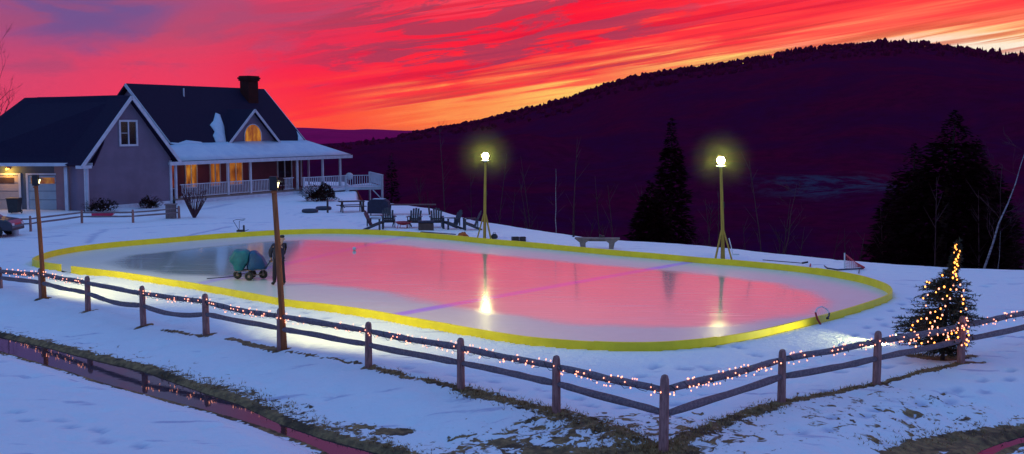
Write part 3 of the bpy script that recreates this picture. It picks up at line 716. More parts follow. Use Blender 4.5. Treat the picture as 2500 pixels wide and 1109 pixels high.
LPB = far_pole(1766, 634, (1760, 392), 'braced floodlight pole nearer the goal frames, lit and taller in view', rnd)
# scattering sphere added round each lamp to give it a glow
def halo(c, r, dens):
    bm = bmesh.new(); bmesh.ops.create_icosphere(bm, subdivisions=3, radius=r); me = bpy.data.meshes.new('halo'); bm.to_mesh(me); bm.free()
    m = bpy.data.materials.new('halo_volume'); m.use_nodes = True; t = NT(m.node_tree); t.n.clear(); out = t.node('ShaderNodeOutputMaterial'); v = t.node('ShaderNodeVolumePrincipled')
    v.inputs['Color'].default_value = (.85, .95, .30, 1); tc = t.node('ShaderNodeTexCoord').outputs['Object']; ln = t.node('ShaderNodeVectorMath', operation='LENGTH'); t.l.new(tc, ln.inputs[0])
    t.put(v.inputs['Density'], t.math('MULTIPLY', t.step(ln.outputs['Value'], .1, r, True), dens)); t.l.new(v.outputs[0], out.inputs['Volume'])
    me.materials.append(m); o = bpy.data.objects.new('halo', me); COL.objects.link(o); o.location = c; tag(o, 'added scattering mist glowing round the lit lamp', None, None, 'stuff')
halo(LPA, 1.8, .040); halo(LPB, 1.6, .040)

def near_pole(px, pb, tp, label, power, aim, r0=.085):
    p = at(px, pb, 0); z0 = gz(p.x, p.y); ht = atY(tp[0], tp[1], p.y); root = empty('floodlight_pole', (p.x, p.y, z0), label=label, cat='light pole', group='floodlight poles lashed to the fence')
    H = ht.z - z0; dx = ht.x - p.x
    MB().tube([(0, 0, -.3), (dx * .33, 0, H * .33), (dx * .62, .02, H * .62), (dx * .93, 0, H * .93)], [r0, r0 * .93, r0 * .85, r0 * .78], 12, jit=.04).build('mast', M['wood_pole'], root, smooth=True)
    a = Vector(aim) - Vector((p.x + dx, p.y, z0 + H)); a.normalize()
    hd = Vector((dx * .97, 0, H * .965))
    q = a.to_track_quat('-Z', 'Y').to_matrix().to_4x4()
    h = MB().box(hd + Vector((0, 0, .03)), (.20, .15, .36)); h.build('housing', M['black'], root, bevel=.015)
    MB().box(hd + a * .105, (.11, .18, .02), m=q).build('lamp', M['flood'], root)
    MB().box(hd + a * .13 + Vector((0, 0, .14)), (.24, .02, .22), m=q).build('visor', M['black'], root)
    MB().box(hd + Vector((0, -.01, -.20)), (.12, .12, .05)).build('bracket', M['wood_pole'], root)
    l = bpy.data.lights.new('flood', 'SPOT'); l.energy = power; l.color = (1, .93, .33); l.spot_size = R(140); l.spot_blend = .35; l.shadow_soft_size = .12
    lo = bpy.data.objects.new('flood', l); COL.objects.link(lo); lo.location = Vector((p.x, p.y, z0)) + hd + a * .22; lo.rotation_euler = a.to_track_quat('-Z', 'Y').to_euler()
    return root
M['flood'] = pmat('flood_lens', (.8, .8, .6), None, 3, .3, emit=(1, .9, .4), es=8)
tgt1 = at(695, 851, 0) + Vector((.64, .77, 0)) * 12; tgt2 = at(109, 728, 0) + Vector((.69, .72, 0)) * 11
near_pole(695, 851, (667, 436), 'floodlight pole at the fence in front of the person, seen from behind', 950, tgt1)
near_pole(109, 728, (86, 432), 'floodlight pole at the fence before the garage doors, seen from behind', 900, tgt2, .08)

# ------------------------------------------------------------------ house
HU = math.atan2(.869, .494)
HO = Vector((-28.6, 74.0, 0))
house = empty('house', tuple(HO), HU, label='gabled grey farmhouse with snowy porch roof, brick chimney and garage wing', cat='house')
HR = Matrix.Rotation(-HU, 3, 'Z')
def L(p): return HR @ (Vector(p) - HO)            # world -> house space
def quad_slab(pts, th, mb=None):                  # thin plate under a polygon
    n = (Vector(pts[1]) - Vector(pts[0])).cross(Vector(pts[2]) - Vector(pts[0])).normalized()
    if n.z < 0: n = -n
    return (mb or MB()).prism(pts, -n * th)
# house space: x along the front, -y towards the yard
GW = 7.6; GM = 3.8; GAP = 7.80; EV = 3.1; OH = .55
# gable wing wall (front, sides)
mb = MB(); fy = 0.0
mb.prism([(0, 0, 0), (GW, 0, 0), (GW, 0, EV + .25), (GM, 0, GAP - .18), (0, 0, EV + .25)], (0, .2, 0))
mb.box((.1, 4.2, EV / 2), (.2, 8, EV)); mb.box((GW - .1, 3.0, EV / 2), (.2, 5.6, EV))
mb.build('wall', M['siding'], house)
sl = (GAP - EV) / (GM + OH)
def grf(x0, x1, y0, y1):   # roof plane between x0 (eave) and x1 (ridge)
    z = lambda x: GAP - sl * abs(x - GM)
    return [(x0, y0, z(x0)), (x1, y0, z(x1)), (x1, y1, z(x1)), (x0, y1, z(x0))]
quad_slab(grf(-OH, GM, -.45, 9.5), .16).build('roof', M['roof'], house)
quad_slab(grf(GW + OH, GM, -.45, 6.5), .16).build('roof', M['roof'], house)
# rake boards and soffits in white
z_ = lambda x: GAP - sl * abs(x - GM)
for x0 in (-OH, GW + OH):
    MB().beam((x0, -.48, z_(x0) - .10), (GM, -.48, GAP - .10), .05, .24, up=(0, 0, 1)).build('rake_board', M['trim'], house)
    a = Vector((x0, -.43, z_(x0) - .20)); b_ = Vector((GM, -.43, GAP - .20)); MB().prism([a, b_, b_ + Vector((0, .42, 0)), a + Vector((0, .42, 0))], (0, 0, -.03)).build('soffit', M['trim'], house)
    xr = x0 + (.65 if x0 < 0 else -.65); MB().box(((x0 + xr) / 2, -.22, EV - .13), (.9, .5, .2)).build('eave_return', M['trim'], house)
for x in (.06, GW - .06): MB().box((x, -.02, EV / 2 + .05), (.2, .09, EV + .1)).build('corner_board', M['trim'], house)
def window(x, y, z, w, h, pane, ny=1, split='v', parent=house, fw=.10):
    f = MB()
    for sx in (-1, 1): f.box((x + sx * (w / 2 + fw / 2), y, z), (fw, .1, h + 2 * fw))
    for sz in (-1, 1): f.box((x, y, z + sz * (h / 2 + fw / 2)), (w, .1, fw))
    if split: f.box((x, y, z), (.09, .09, h))
    if split == 'vh': f.box((x - w / 4 - .01, y, z), (w / 2 - .09, .07, .04))
    o = f.build('window', M['trim'], parent)
    MB().box((x, y + .03, z), (w, .02, h)).build('pane', pane, o)
    return o
window(3.78, -.02, 5.2, 1.35, 1.55, M['glass'], split='vh', fw=.14)
# main body
MX0, MX1, MY, MRY, MZ, MR = 9.95, 25.05, 2.4, 7.07, 4.4, 8.96
mb = MB(); mb.box(((GW + MX1) / 2, MY + .1, 2.15), (MX1 - GW, .2, 4.3)); mb.build('wall', M['redwall'], house)
mb = MB()
mb.prism([(MX1 - .2, MY + .2, 0), (MX1 - .2, 11.7, 0), (MX1 - .2, 11.7, MZ - .3), (MX1 - .2, MRY, MR - .3), (MX1 - .2, MY + .2, MZ - .3)], (.2, 0, 0))
mb.prism([(MX0 + .3, MY + .2, 3), (MX0 + .3, 11.7, 3), (MX0 + .3, 11.7, MZ - .3), (MX0 + .3, MRY, MR - .3), (MX0 + .3, MY + .2, MZ - .3)], (.2, 0, 0))
mb.box(((GW + MX1) / 2, 11.8, 2.1), (MX1 - GW, .2, 4.1)); mb.build('wall', M['siding'], house)
xa, xb = MX0 - .1, MX1 + .35
quad_slab([(xa, MY - .25, MZ - .24), (xb, MY - .25, MZ - .24), (xb, MRY, MR), (xa, MRY, MR)], .16).build('roof', M['roof'], house)
quad_slab([(xa, 12.1, MZ - .2), (xb, 12.1, MZ - .2), (xb, MRY, MR), (xa, MRY, MR)], .16).build('roof', M['roof'], house)
MB().beam((xa - .03, MY - .25, MZ - .33), (xa - .03, MRY, MR - .09), .05, .24).build('rake_board', M['trim'], house)
MB().beam((xb + .03, MY - .25, MZ - .33), (xb + .03, MRY, MR - .09), .05, .2).build('rake_board', M['trim'], house)
MB().tube([(15, MRY - .9, MR - .95), (15, MRY - .9, MR - .25)], .06, 8).build('vent_pipe', M['trim'], house)
# porch roof with wrap-around corner, covered in snow
PE = -.45; PX1 = 28.3
front = [(GW + .1, PE, EV), (PX1, PE, EV), (MX1 + .3, MY, MZ), (GW + .1, MY, MZ)]
quad_slab(front, .14).build('porch_roof', M['roof'], house)
quad_slab([(PX1, PE, EV), (PX1, 12, EV), (MX1 + .3, 12, MZ), (MX1 + .3, MY, MZ)], .14).build('porch_roof', M['roof'], house)
def snow_sheet(outline, th, sub=2, name='roof_snow'):
    bm = bmesh.new(); vs = [bm.verts.new(p) for p in outline]; f = bm.faces.new(vs)
    bmesh.ops.triangulate(bm, faces=[f]); bmesh.ops.subdivide_edges(bm, edges=bm.edges[:], cuts=sub, use_grid_fill=True)
    n = (Vector(outline[1]) - Vector(outline[0])).cross(Vector(outline[2]) - Vector(outline[0])).normalized()
    if n.z < 0: n = -n
    bd = {v for e in bm.edges if e.is_boundary for v in e.verts}
    for v in bm.verts:
        k = .35 if v in bd else .8 + .5 * mnoise.noise(v.co * .9)
        v.co += n * th * k
    g_ = bmesh.ops.extrude_face_region(bm, geom=bm.faces[:]); 
    for v in [x for x in g_['geom'] if isinstance(x, bmesh.types.BMVert)]: v.co -= n * th * .33
    bmesh.ops.recalc_face_normals(bm, faces=bm.faces)
    me = bpy.data.meshes.new(name); bm.to_mesh(me); bm.free(); me.polygons.foreach_set('use_smooth', [True] * len(me.polygons))
    me.materials.append(M['roofsnow']); o = bpy.data.objects.new(name, me); COL.objects.link(o); o.parent = house; return o
pz = lambda y: EV + (MZ - EV) * (y - PE) / (MY - PE)
mzr = lambda y: MZ + (MR - MZ) * (y - MY) / (MRY - MY)
sn = [(GW + .3, PE + .05, pz(PE + .05)), (PX1 - .1, PE + .05, pz(PE + .05)), (MX1 + .35, MY - .05, pz(MY - .05)), (24.0, MY - .1, pz(MY - .1)), (20, MY - .02, pz(MY)), (17, MY - .05, pz(MY)), (14, MY - .15, pz(MY - .15)), (11.2, MY - .1, pz(MY - .1)), (9.5, MY - .4, pz(MY - .4)), (GW + .45, MY - .9, pz(MY - .9))]
snow_sheet(sn, .13, 3)
sn = [(PX1 - .05, PE + .1, EV + .02), (PX1 - .05, 11, EV + .02), (MX1 + .4, 11, MZ), (MX1 + .4, MY, MZ)]
snow_sheet(sn, .12, 2)
def on_roof(x, y, dz=.02): return (x, y, mzr(y) + dz)
snow_sheet([on_roof(9.9, 2.4), on_roof(10.6, 2.35), on_roof(11.6, 2.55), on_roof(13.0, 2.4), on_roof(13.2, 2.2), on_roof(9.9, 2.2)], .12, 2)
snow_sheet([on_roof(14.5, 2.3), on_roof(15.6, 2.3), on_roof(16.2, 3.0), on_roof(16.75, 3.6), on_roof(17.35, 4.6), on_roof(17.0, 4.75), on_roof(16.1, 4.1), on_roof(15.35, 3.75), on_roof(15.3, 3.2), on_roof(14.8, 2.9)], .18, 2)
snow_sheet([on_roof(24.3, 2.3), on_roof(25.2, 2.3), on_roof(25.2, 3.2), on_roof(24.9, 2.8)], .14, 1)
MB().beam((GW - .55, PE - .04, EV - .13), (PX1, PE - .04, EV - .13), .06, .26).build('fascia', M['trim'], house)
MB().beam((PX1 + .04, PE - .04, EV - .13), (PX1 + .04, 12, EV - .13), .06, .26).build('fascia', M['trim'], house)
MB().box(((GW + PX1) / 2, 1.0, EV - .22), (PX1 - GW, 2.7, .05)).build('porch_ceiling', M['trim'], house)
FZ = .38
MB().box(((GW + .1 + 27.4) / 2, 1.05, FZ - .06), (27.4 - GW - .1, 2.7, .12)).build('porch_floor', M['bench'], house)
MB().box(((GW + .1 + 27.4) / 2, -.26, .12), (27.4 - GW - .1, .06, .36)).build('porch_skirt', M['trim'], house)
PXS = [7.9, 13.2, 15.7, 21.3, 24.6, 27.0]
for x in PXS: MB().box((x, -.15, (FZ + EV - .26) / 2), (.15, .15, EV - .26 - FZ)).build('porch_post', M['trim'], house)
for y in (3.5, 7.0): MB().box((27.1, y, (FZ + EV - .26) / 2), (.15, .15, EV - .26 - FZ)).build('porch_post', M['trim'], house)
def railing(p, q, h, parent=house, name='railing', gap=.17, bal=.045):
    p, q = Vector(p), Vector(q); m = MB(); d = (q - p); Ln = d.length; u_ = d.normalized()
    m.beam(p + Vector((0, 0, h)), q + Vector((0, 0, h)), .10, .06); m.beam(p + Vector((0, 0, .10)), q + Vector((0, 0, .10)), .06, .06)
    n = int(Ln / gap)
    for i in range(1, n): c = p + u_ * (Ln * i / n); m.box(c + Vector((0, 0, (h + .1) / 2)), (bal, bal, h - .16), rz=math.atan2(u_.y, u_.x))
    return m.build(name, M['trim'], parent)
for a_, b_ in ((8.3, 13.2), (13.2, 15.7), (15.7, 18.6), (19.6, 20.9)): railing((a_, -.15, FZ), (b_ - .08, -.15, FZ), 1.0)
for x0, x1, mt in ((9.4, 10.3, 'winB'), (11.3, 12.4, 'winA'), (13.9, 14.9, 'winC'), (16.0, 17.4, 'winC')):
    window((x0 + x1) / 2, MY - .04, 1.85, x1 - x0, 1.75, M[mt], split='v' if mt != 'winB' else None, fw=.07)
window(22.6, MY - .04, 1.7, 1.7, 2.1, M['glass'], fw=.08)
for x in (8.6, 24.3, 24.75): MB().box((x, MY - .03, 1.75), (.12, .08, 2.6)).build('wall_trim', M['trim'], house)
# porch furniture shapes: bench on the porch
bench = MB(); bench.box((19.0 + 2.0, .9, FZ + .45), (1.3, .5, .06)); bench.box((21.0, 1.15, FZ + .75), (1.3, .06, .5))
for sx in (-.6, .6):
    for sy in (-.2, .2): bench.box((21 + sx, .9 + sy, FZ + .21), (.06, .06, .42))
tb = bench.build('porch_bench', M['black']); tb.location = HO; tb.rotation_euler = (0, 0, HU); tag(tb, 'dark bench standing on the porch by the red wall', 'bench')
# dormer
DX0, DX1, DM, DY, DZ0, DZ1 = 15.65, 21.8, 18.75, 2.15, 4.22, 7.05
def rY(z): return MY + (z - MZ) * (MRY - MY) / (MR - MZ)
dm = MB(); dm.prism([(DX0 + .15, DY + .2, DZ0), (DX1 - .15, DY + .2, DZ0), (DM, DY + .2, DZ1 - .18)], (0, .15, 0)); dorm = dm.build('dormer', M['siding'], house)
for x0 in (DX0 - .1, DX1 + .1):
    quad_slab([(x0, DY - .1, DZ0 - .04), (DM, DY - .1, DZ1), (DM, rY(DZ1) + .1, DZ1), (x0, rY(DZ0) + .1, DZ0 - .04)], .12).build('dormer_roof', M['roof'], dorm)
    MB().beam((x0, DY - .12, DZ0 - .12), (DM, DY - .12, DZ1 - .08), .05, .2).build('rake_board', M['trim'], dorm)
MB().beam((DX0 + .1, DY - .02, DZ0 - .02), (DX1 - .1, DY - .02, DZ0 - .02), .06, .14).build('base_trim', M['trim'], dorm)
aw = [(DM - 1.0, DY + .17, DZ0 + .15), (DM + 1.0, DY + .17, DZ0 + .15)] + [(DM + 1.0 * math.cos(a), DY + .17, DZ0 + .65 + .95 * math.sin(a)) for a in [math.pi * k / 12 for k in range(13)]]
MB().prism(aw, (0, .02, 0)).build('pane', M['winD'], dorm)
fr = [Vector(p) + Vector((0, -.02, 0)) for p in aw[2:]]; MB().tube([Vector(aw[0]) + Vector((0, -.02, 0))] and [Vector(aw[1]) + Vector((0, -.02, 0))] + fr + [Vector(aw[0]) + Vector((0, -.02, 0)), Vector(aw[1]) + Vector((0, -.02, 0))], .04, 6).build('window_frame', M['trim'], dorm)
# chimney
ch = MB(); ch.box((22.6, 6.2, 8.3), (1.2, 1.0, 2.6)).box((22.6, 6.2, 9.62), (1.38, 1.18, .14)).box((22.6, 6.2, 9.78), (1.5, 1.3, .16)); ch.box((22.6, 6.2, 9.92), (1.34, 1.14, .12))
ch.build('chimney', M['brick'], house, bevel=.02)
# garage wing (turned to face the camera)
gA = atY(228, 402, 74.2); gB = atY(-160, 402, 74.2); gRr = atY(303, 232, 77.9); gRl = atY(60, 239, 79.6)
roofz = gA.z
mb = MB(); Pg = [L(p) for p in (gB, gA, gRr, gRl)]; quad_slab(Pg, .15, mb); mb.build('roof', M['roof'], house)
back = [L(p) for p in (gRl, gRr, Vector((gRr.x + 1, 84.5, roofz)), Vector((gB.x, 85, roofz)))]; quad_slab(back, .15).build('roof', M['roof'], house)
MB().beam(L(gB) , L(gA + Vector((-.05, -.02, 0))), .06, .22).build('fascia', M['trim'], house)
def wb(c, d): # world-aligned box -> house space
    m_ = MB(); m_.box((0, 0, 0), d); m_.v = [tuple(L(Vector(v) + Vector(c))) for v in m_.v]; return m_
Y0 = 75.6; xL, xR = gB.x + .4, HO.x + .1
wb(((xL + xR) / 2, Y0, 1.5), (xR - xL, .2, 3.1)).build('wall', M['bluewall'], house)
wb((xL, 80, 1.5), (.2, 8.8, 3.1)).build('wall', M['bluewall'], house)
wx = lambda px, Y=Y0: (px - 1250) / 2711 * Y
for px, yy in ((157, 74.6), (207, 74.1)): wb((wx(px, yy), yy, 1.42), (.22, .2, 3.0)).build('corner_board', M['trim'], house)
wb((wx(182, 75), 74.95, 1.45), (1.1, .12, 2.9)).build('wall', M['bluewall'], house)
def gdoor(p0, p1, mat, glass, lit):
    x0, x1 = wx(p0), wx(p1); w = x1 - x0; zt, zb = 2.3, .0
    m_ = wb(((x0 + x1) / 2, Y0 - .12, (zt + zb) / 2), (w, .06, zt - zb)); d_ = m_.build('garage_door', mat, house)
    for k in (.29, .55, .79): wb(((x0 + x1) / 2, Y0 - .155, zt * k), (w - .1, .01, .03)).build('panel_groove', M['navy'], d_)
    wb(((x0 + x1) / 2, Y0 - .155, zt * .86), (w * .8, .02, .42)).build('door_window', glass, d_)
    f_ = MB()
    for xx in (x0 - .08, x1 + .08): q = wb((xx, Y0 - .13, zt / 2), (.14, .1, zt + .1)); f_.add(q.v, q.f)
    q = wb(((x0 + x1) / 2, Y0 - .13, zt + .12), (w + .3, .1, .14)); f_.add(q.v, q.f)
    f_.build('door_frame', M['trim'], house)
M['gdoor'] = pmat('garage_door_paint', (.30, .42, .5), (.26, .37, .45), 2, .6)
M['gdoorw'] = pmat('garage_door_cream', (.45, .38, .34), (.4, .33, .3), 2, .6)
M['winE'] = lit_window('door_glass_lit', (.45, .22, .02), .8, 9, .9)
gdoor(66, 138, M['gdoor'], M['winE'], True)
gdoor(-60, 42, M['gdoorw'], M['darkwood'], True)
# lamp over the cream garage door
lx = wx(20); lw = Vector((lx, Y0 - .35, 2.78)); wb(lw, (.16, .2, .10)).build('door_lamp', M['gold'] if 'gold' in M else M['bulbgold'], house)
pl = bpy.data.lights.new('door_light', 'POINT'); pl.energy = 75; pl.color = (1, .50, .05); pl.shadow_soft_size = .08
plo = bpy.data.objects.new('door_light', pl); COL.objects.link(plo); plo.location = lw + Vector((0, -.2, -.12))
# foundation
for a_, b_ in (((0, .12), (GW, .12)),): MB().box(((a_[0] + b_[0]) / 2, .1, .08), (GW - .2, .26, .36)).build('foundation', M['trim'], house)
# warm light spilling onto the porch from the rooms
for x in (11.9, 16.7):
    q = bpy.data.lights.new('porch_light', 'POINT'); q.energy = 7; q.color = (1, .45, .08); q.shadow_soft_size = .1; qo = bpy.data.objects.new('porch_light', q); COL.objects.link(qo); qo.location = HO + Matrix.Rotation(HU, 3, 'Z') @ Vector((x, 1.6, 2.4))

# deck at the far corner
dA = Vector(((736 - 1250) / 2711 * 92, 92, 0)); dB = Vector(((842 - 1250) / 2711 * 96, 96, 0)); dC = Vector(((934 - 1250) / 2711 * 97, 97, 0)); dD = Vector((-13.2, 103, 0)); DFZ = .38
dk = []
dk.append(MB().prism([L((p.x, p.y, DFZ)) for p in (dA, dB, dC, dD)], (0, 0, -.26)).build('deck_floor', M['trim'], house))
for p, q in ((dA, dB), (dB, dC), (dC, dD)): railing(L((p.x, p.y, DFZ)), L((q.x, q.y, DFZ)), 1.0, gap=.20, bal=.05, name='deck_railing')
for p in (dA, dB, dC, dD):
    pp = p.lerp((dA + dB + dC + dD) / 4, .03); lp = L((pp.x, pp.y, 0)); g0 = gz(pp.x, pp.y)
    MB().box((lp.x, lp.y, (DFZ + 1.05 + g0) / 2 - .05), (.14, .14, DFZ + 1.05 - g0 + .1)).build('deck_post', M['trim'], house)
lp = L(tuple(dC.lerp(dB, .05)[:2]) + (0,)); lq = L(tuple(dC.lerp(dB, .28)[:2]) + (0,)); MB().beam((lp.x, lp.y, DFZ - 1.1), (lq.x, lq.y, DFZ - .28), .09, .09).build('deck_brace', M['trim'], house)
lp = L(tuple(dB.lerp(dC, .06)[:2]) + (0,)); MB().beam((lp.x, lp.y, -4), (lp.x, lp.y, DFZ - .26), .16, .16).build('deck_post', M['trim'], house)
# stairs from the deck to the yard
st = MB(); s0 = dA.lerp(dB, .62)
for k in range(2): p = s0 + Vector((-.9 - .27 * k, -1.2 - .18 * k, 0)) * .55; q = L((p.x, p.y, DFZ - .2 * (k + 1))); st.box(q, (.3, 1.1, .05), rz=-HU + R(35))
st.build('deck_stairs', M['darkwood'], house)
gr = MB(); c_ = atY(853, 425, 98); gr.lathe((0, 0, 0), [(.05, -.42), (.30, -.30), (.34, -.1), (.30, .08), (.12, .2)], 12); o = gr.build('kettle_grill', M['whiteplastic'], smooth=True); o.location = (c_.x, c_.y, 1.33)
MB().tube([(.2, .1, -.95), (0, 0, -.35), (-.2, .1, -.95)], .03, 5).build('leg', M['black'], o); tag(o, 'pale covered kettle grill standing on the deck', 'grill')

# ------------------------------------------------------------------ far hills, ridge trees
def skyline(pts, n): 
    xs = np.array([p[0] for p in pts], float); ys = np.array([p[1] for p in pts], float); X = np.linspace(xs[0], xs[-1], n); return X, np.interp(X, xs, ys)
def hill(name, pts, Yr, Yn, zn, n, rows, mat, label, amp, backdrop=600, curve=1.25):
    PX, PY = skyline(pts, n); V = []
    ridge = [atY(px, py, Yr) for px, py in zip(PX, PY)]
    for r in range(rows + 1):
        t_ = r / rows
        for p in ridge:
            y = Yn + (Yr - Yn) * t_; k = t_ ** curve; z = zn + (p.z - zn) * k
            x = p.x * (.55 + .45 * t_) if False else p.x
            z += amp * (mnoise.noise(Vector((x * .004, y * .004, 1.3))) * 1.0 + .4 * mnoise.noise(Vector((x * .013, y * .013, 4)))) * math.sin(math.pi * min(t_, .999)) 
            V.append((x, y, z))
    for p in ridge: V.append((p.x, Yr + backdrop, p.z - backdrop * .3))
    k = n; rr = rows + 2
    Fq = [(r * k + j, r * k + j + 1, (r + 1) * k + j + 1, (r + 1) * k + j) for r in range(rr - 1) for j in range(k - 1)]
    me = bpy.data.meshes.new(name); me.from_pydata(V, [], Fq); me.polygons.foreach_set('use_smooth', [True] * len(me.polygons)); me.update()
    me.materials.append(mat); o = bpy.data.objects.new(name, me); COL.objects.link(o); tag(o, label, None, None, 'structure'); return o, ridge, V
mh = bpy.data.materials.new('wooded_hill'); mh.use_nodes = True; t = NT(mh.node_tree); b = t.n['Principled BSDF']
g = t.node('ShaderNodeNewGeometry').outputs['Position']
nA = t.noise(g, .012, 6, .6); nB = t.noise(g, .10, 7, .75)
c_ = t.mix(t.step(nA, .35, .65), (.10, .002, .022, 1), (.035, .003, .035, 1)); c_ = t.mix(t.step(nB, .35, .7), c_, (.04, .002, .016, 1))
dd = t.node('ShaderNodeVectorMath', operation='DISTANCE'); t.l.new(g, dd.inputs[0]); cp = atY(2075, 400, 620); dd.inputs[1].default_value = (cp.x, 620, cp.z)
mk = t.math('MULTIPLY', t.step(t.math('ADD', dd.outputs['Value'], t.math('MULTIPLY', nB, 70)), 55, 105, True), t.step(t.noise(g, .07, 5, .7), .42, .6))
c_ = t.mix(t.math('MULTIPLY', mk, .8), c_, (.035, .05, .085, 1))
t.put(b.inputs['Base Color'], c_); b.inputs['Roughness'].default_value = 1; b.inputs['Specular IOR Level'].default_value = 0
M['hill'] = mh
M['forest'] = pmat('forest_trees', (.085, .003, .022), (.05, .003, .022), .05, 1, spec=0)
near_sky = [(-1500, 380), (-300, 372), (500, 366), (700, 356), (850, 348), (950, 338), (1010, 327), (1060, 318), (1110, 310), (1160, 302), (1210, 292), (1250, 281), (1300, 270), (1400, 246), (1440, 228), (1500, 209), (1560, 193), (1650, 179), (1750, 166), (1850, 150), (1950, 129), (2050, 120), (2150, 115), (2280, 117), (2350, 130), (2420, 142), (2500, 150), (2700, 172), (3300, 250), (5000, 330)]
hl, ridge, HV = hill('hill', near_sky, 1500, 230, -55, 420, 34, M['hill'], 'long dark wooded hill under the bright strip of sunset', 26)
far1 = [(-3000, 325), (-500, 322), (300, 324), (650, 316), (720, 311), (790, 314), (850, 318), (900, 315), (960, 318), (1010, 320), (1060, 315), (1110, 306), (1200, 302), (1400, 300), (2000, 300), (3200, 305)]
mf = pmat('far_hill', (.42, .006, .10), (.32, .005, .085), .002, 1, spec=0)  # haze purple painted into the base colour of the ridge
hill('hill', far1, 6200, 2600, -50, 200, 6, mf, 'far low ridge, painted the purple of haze, right of the house', 20, 1500)
def forest():
    rnd = random.Random(21); mb = MB(); RX = [p.x for p in ridge]; RZ = [p.z for p in ridge]
    def tree(x, y, z, h, w, con):
        n = 5
        if con:
            prof = [(.0, w * .5), (.25, w * .42), (.26, w * .5), (.6, w * .22), (.61, w * .28), (1, .0)]
        else: prof = [(0, w * .12), (.3, w * .3), (.6, w * .55), (.85, w * .42), (1, .05)]
        vs = []; ph = rnd.random() * 6
        for hz, r in prof:
            for j in range(n):
                rr = r * rnd.uniform(.65, 1.3); a = ph + 2 * math.pi * j / n; vs.append((x + rr * math.cos(a), y + rr * math.sin(a), z + h * hz))
        k = len(prof); mb.add(vs, [(i * n + j, i * n + (j + 1) % n, (i + 1) * n + (j + 1) % n, (i + 1) * n + j) for i in range(k - 1) for j in range(n)])
    for _ in range(1500):
        px = rnd.uniform(980, 2650); x = (px - 1250) / 2711 * 1500; z = np.interp(x, RX, RZ); k = smooth(px, 1000, 1400)
        h = rnd.choice((5, 6, 7, 8)) * rnd.uniform(.7, 1.15) * (.55 + .45 * k); 
        if 2330 < px < 2560: h *= rnd.choice((1, 1.3, 1.7))
        if 2120 < px < 2300: h *= rnd.choice((1, 1, 1.4))
        tree(x, 1500 + rnd.uniform(-12, 8), z - 2, h + 2, rnd.uniform(3.5, 7.5), rnd.random() < .5)
    # slopes
    VV = np.array(HV); n = 420
    for _ in range(1200):
        r = rnd.choice(range(31, 34)); j = rnd.randrange(90, 400); x, y, z = VV[r * n + j]
        if not (680 < 1250 + 2711 * x / y < 2560): continue
        h = rnd.uniform(5, 11) * (.6 + .4 * y / 1500); tree(x + rnd.uniform(-4, 4), y + rnd.uniform(-15, 15), z - 3, h, h * rnd.uniform(.5, .9), rnd.random() < .35)
    o = mb.build('forest', M['forest'], recalc=False); tag(o, 'bare and evergreen woods covering the hill to its ridge', 'forest', None, 'stuff')
forest()
# thickets just beyond the yard edge
def thicket():
    rnd = random.Random(31); mb = MB()
    for _ in range(230):
        px = rnd.uniform(1000, 2560); e = np.interp(px, [870, 1160, 1400, 1760, 2050, 2500], [84, 65, 57, 51.5, 47, 44]); y = e + rnd.uniform(8, 60); x = (px - 1250) / 2711 * y; z = gz(x, y)
        h = rnd.uniform(2.5, 8); lean = rnd.uniform(-.15, .15); p0 = Vector((x, y, z - .3))
        mb.tube([p0, p0 + Vector((lean * h * .4, 0, h * .5)), p0 + Vector((lean * h, 0, h))], [.05, .035, .01], 3, caps=False)
        for _b in range(9):
            k = rnd.uniform(.3, .95); q = p0 + Vector((lean * h * k, 0, h * k)); a = rnd.uniform(0, 6.28); l_ = rnd.uniform(.4, 1.4)
            mb.tube([q, q + Vector((math.cos(a) * l_ * .6, math.sin(a) * l_ * .6, l_ * .8))], [.018, .006], 3, caps=False)
    o = mb.build('undergrowth', M['twig'], recalc=False); tag(o, 'thin bare saplings and brush on the slope behind the yard', 'undergrowth', None, 'stuff')
thicket()

# ------------------------------------------------------------------ trees
def conifer(px, pbY, top, halfw, label, seed, mat='darkcrown', n=5200, skew=0.0, cat='tree', leaf=1.0):
    rnd = random.Random(seed); x = (px - 1250) / 2711 * pbY; z0 = gz(x, pbY); H = top - z0
    root = empty('conifer_tree', (x, pbY, z0), label=label, cat=cat)
    MB().tube([(0, 0, -.3), (skew * .3, 0, H * .4), (skew, 0, H * .96)], [halfw * .07, halfw * .05, .02], 8).build('trunk', M['bark'], root)
    mb = MB(); prof = [rnd.uniform(.72, 1.15) for _ in range(40)]
    for _ in range(n):
        h = 1 - (rnd.random() ** .62) * .96; a = rnd.uniform(0, 6.283); tier = prof[(int(h * 17) + int(a * 1.6) * 7) % 40]
        r = halfw * (1 - h) ** .85 * tier * math.sqrt(rnd.uniform(.15, 1)); c = Vector((skew * h + r * math.cos(a), r * math.sin(a), H * h - r * .12))
        s_ = rnd.uniform(.16, .42) * leaf * (1 if h < .85 else .6); d = Vector((math.cos(a), math.sin(a), rnd.uniform(-.5, .35))).normalized() * s_; w_ = Vector((-math.sin(a), math.cos(a), rnd.uniform(-.3, .3))) * s_ * .35
        mb.add([c - w_ * .6, c + w_ * .6, c + d * 1.3, c + d * .5 + w_ * 1.2, c + d * .5 - w_ * 1.2], [(0, 1, 3, 2, 4)])
    mb.build('crown', M[mat], root, recalc=False); return root
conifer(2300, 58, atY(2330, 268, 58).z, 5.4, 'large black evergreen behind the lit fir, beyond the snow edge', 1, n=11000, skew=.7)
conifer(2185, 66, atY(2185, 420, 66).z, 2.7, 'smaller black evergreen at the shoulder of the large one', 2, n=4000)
conifer(2440, 64, atY(2440, 400, 64).z, 3.2, 'black evergreen behind the leaning birch', 5, n=5000)
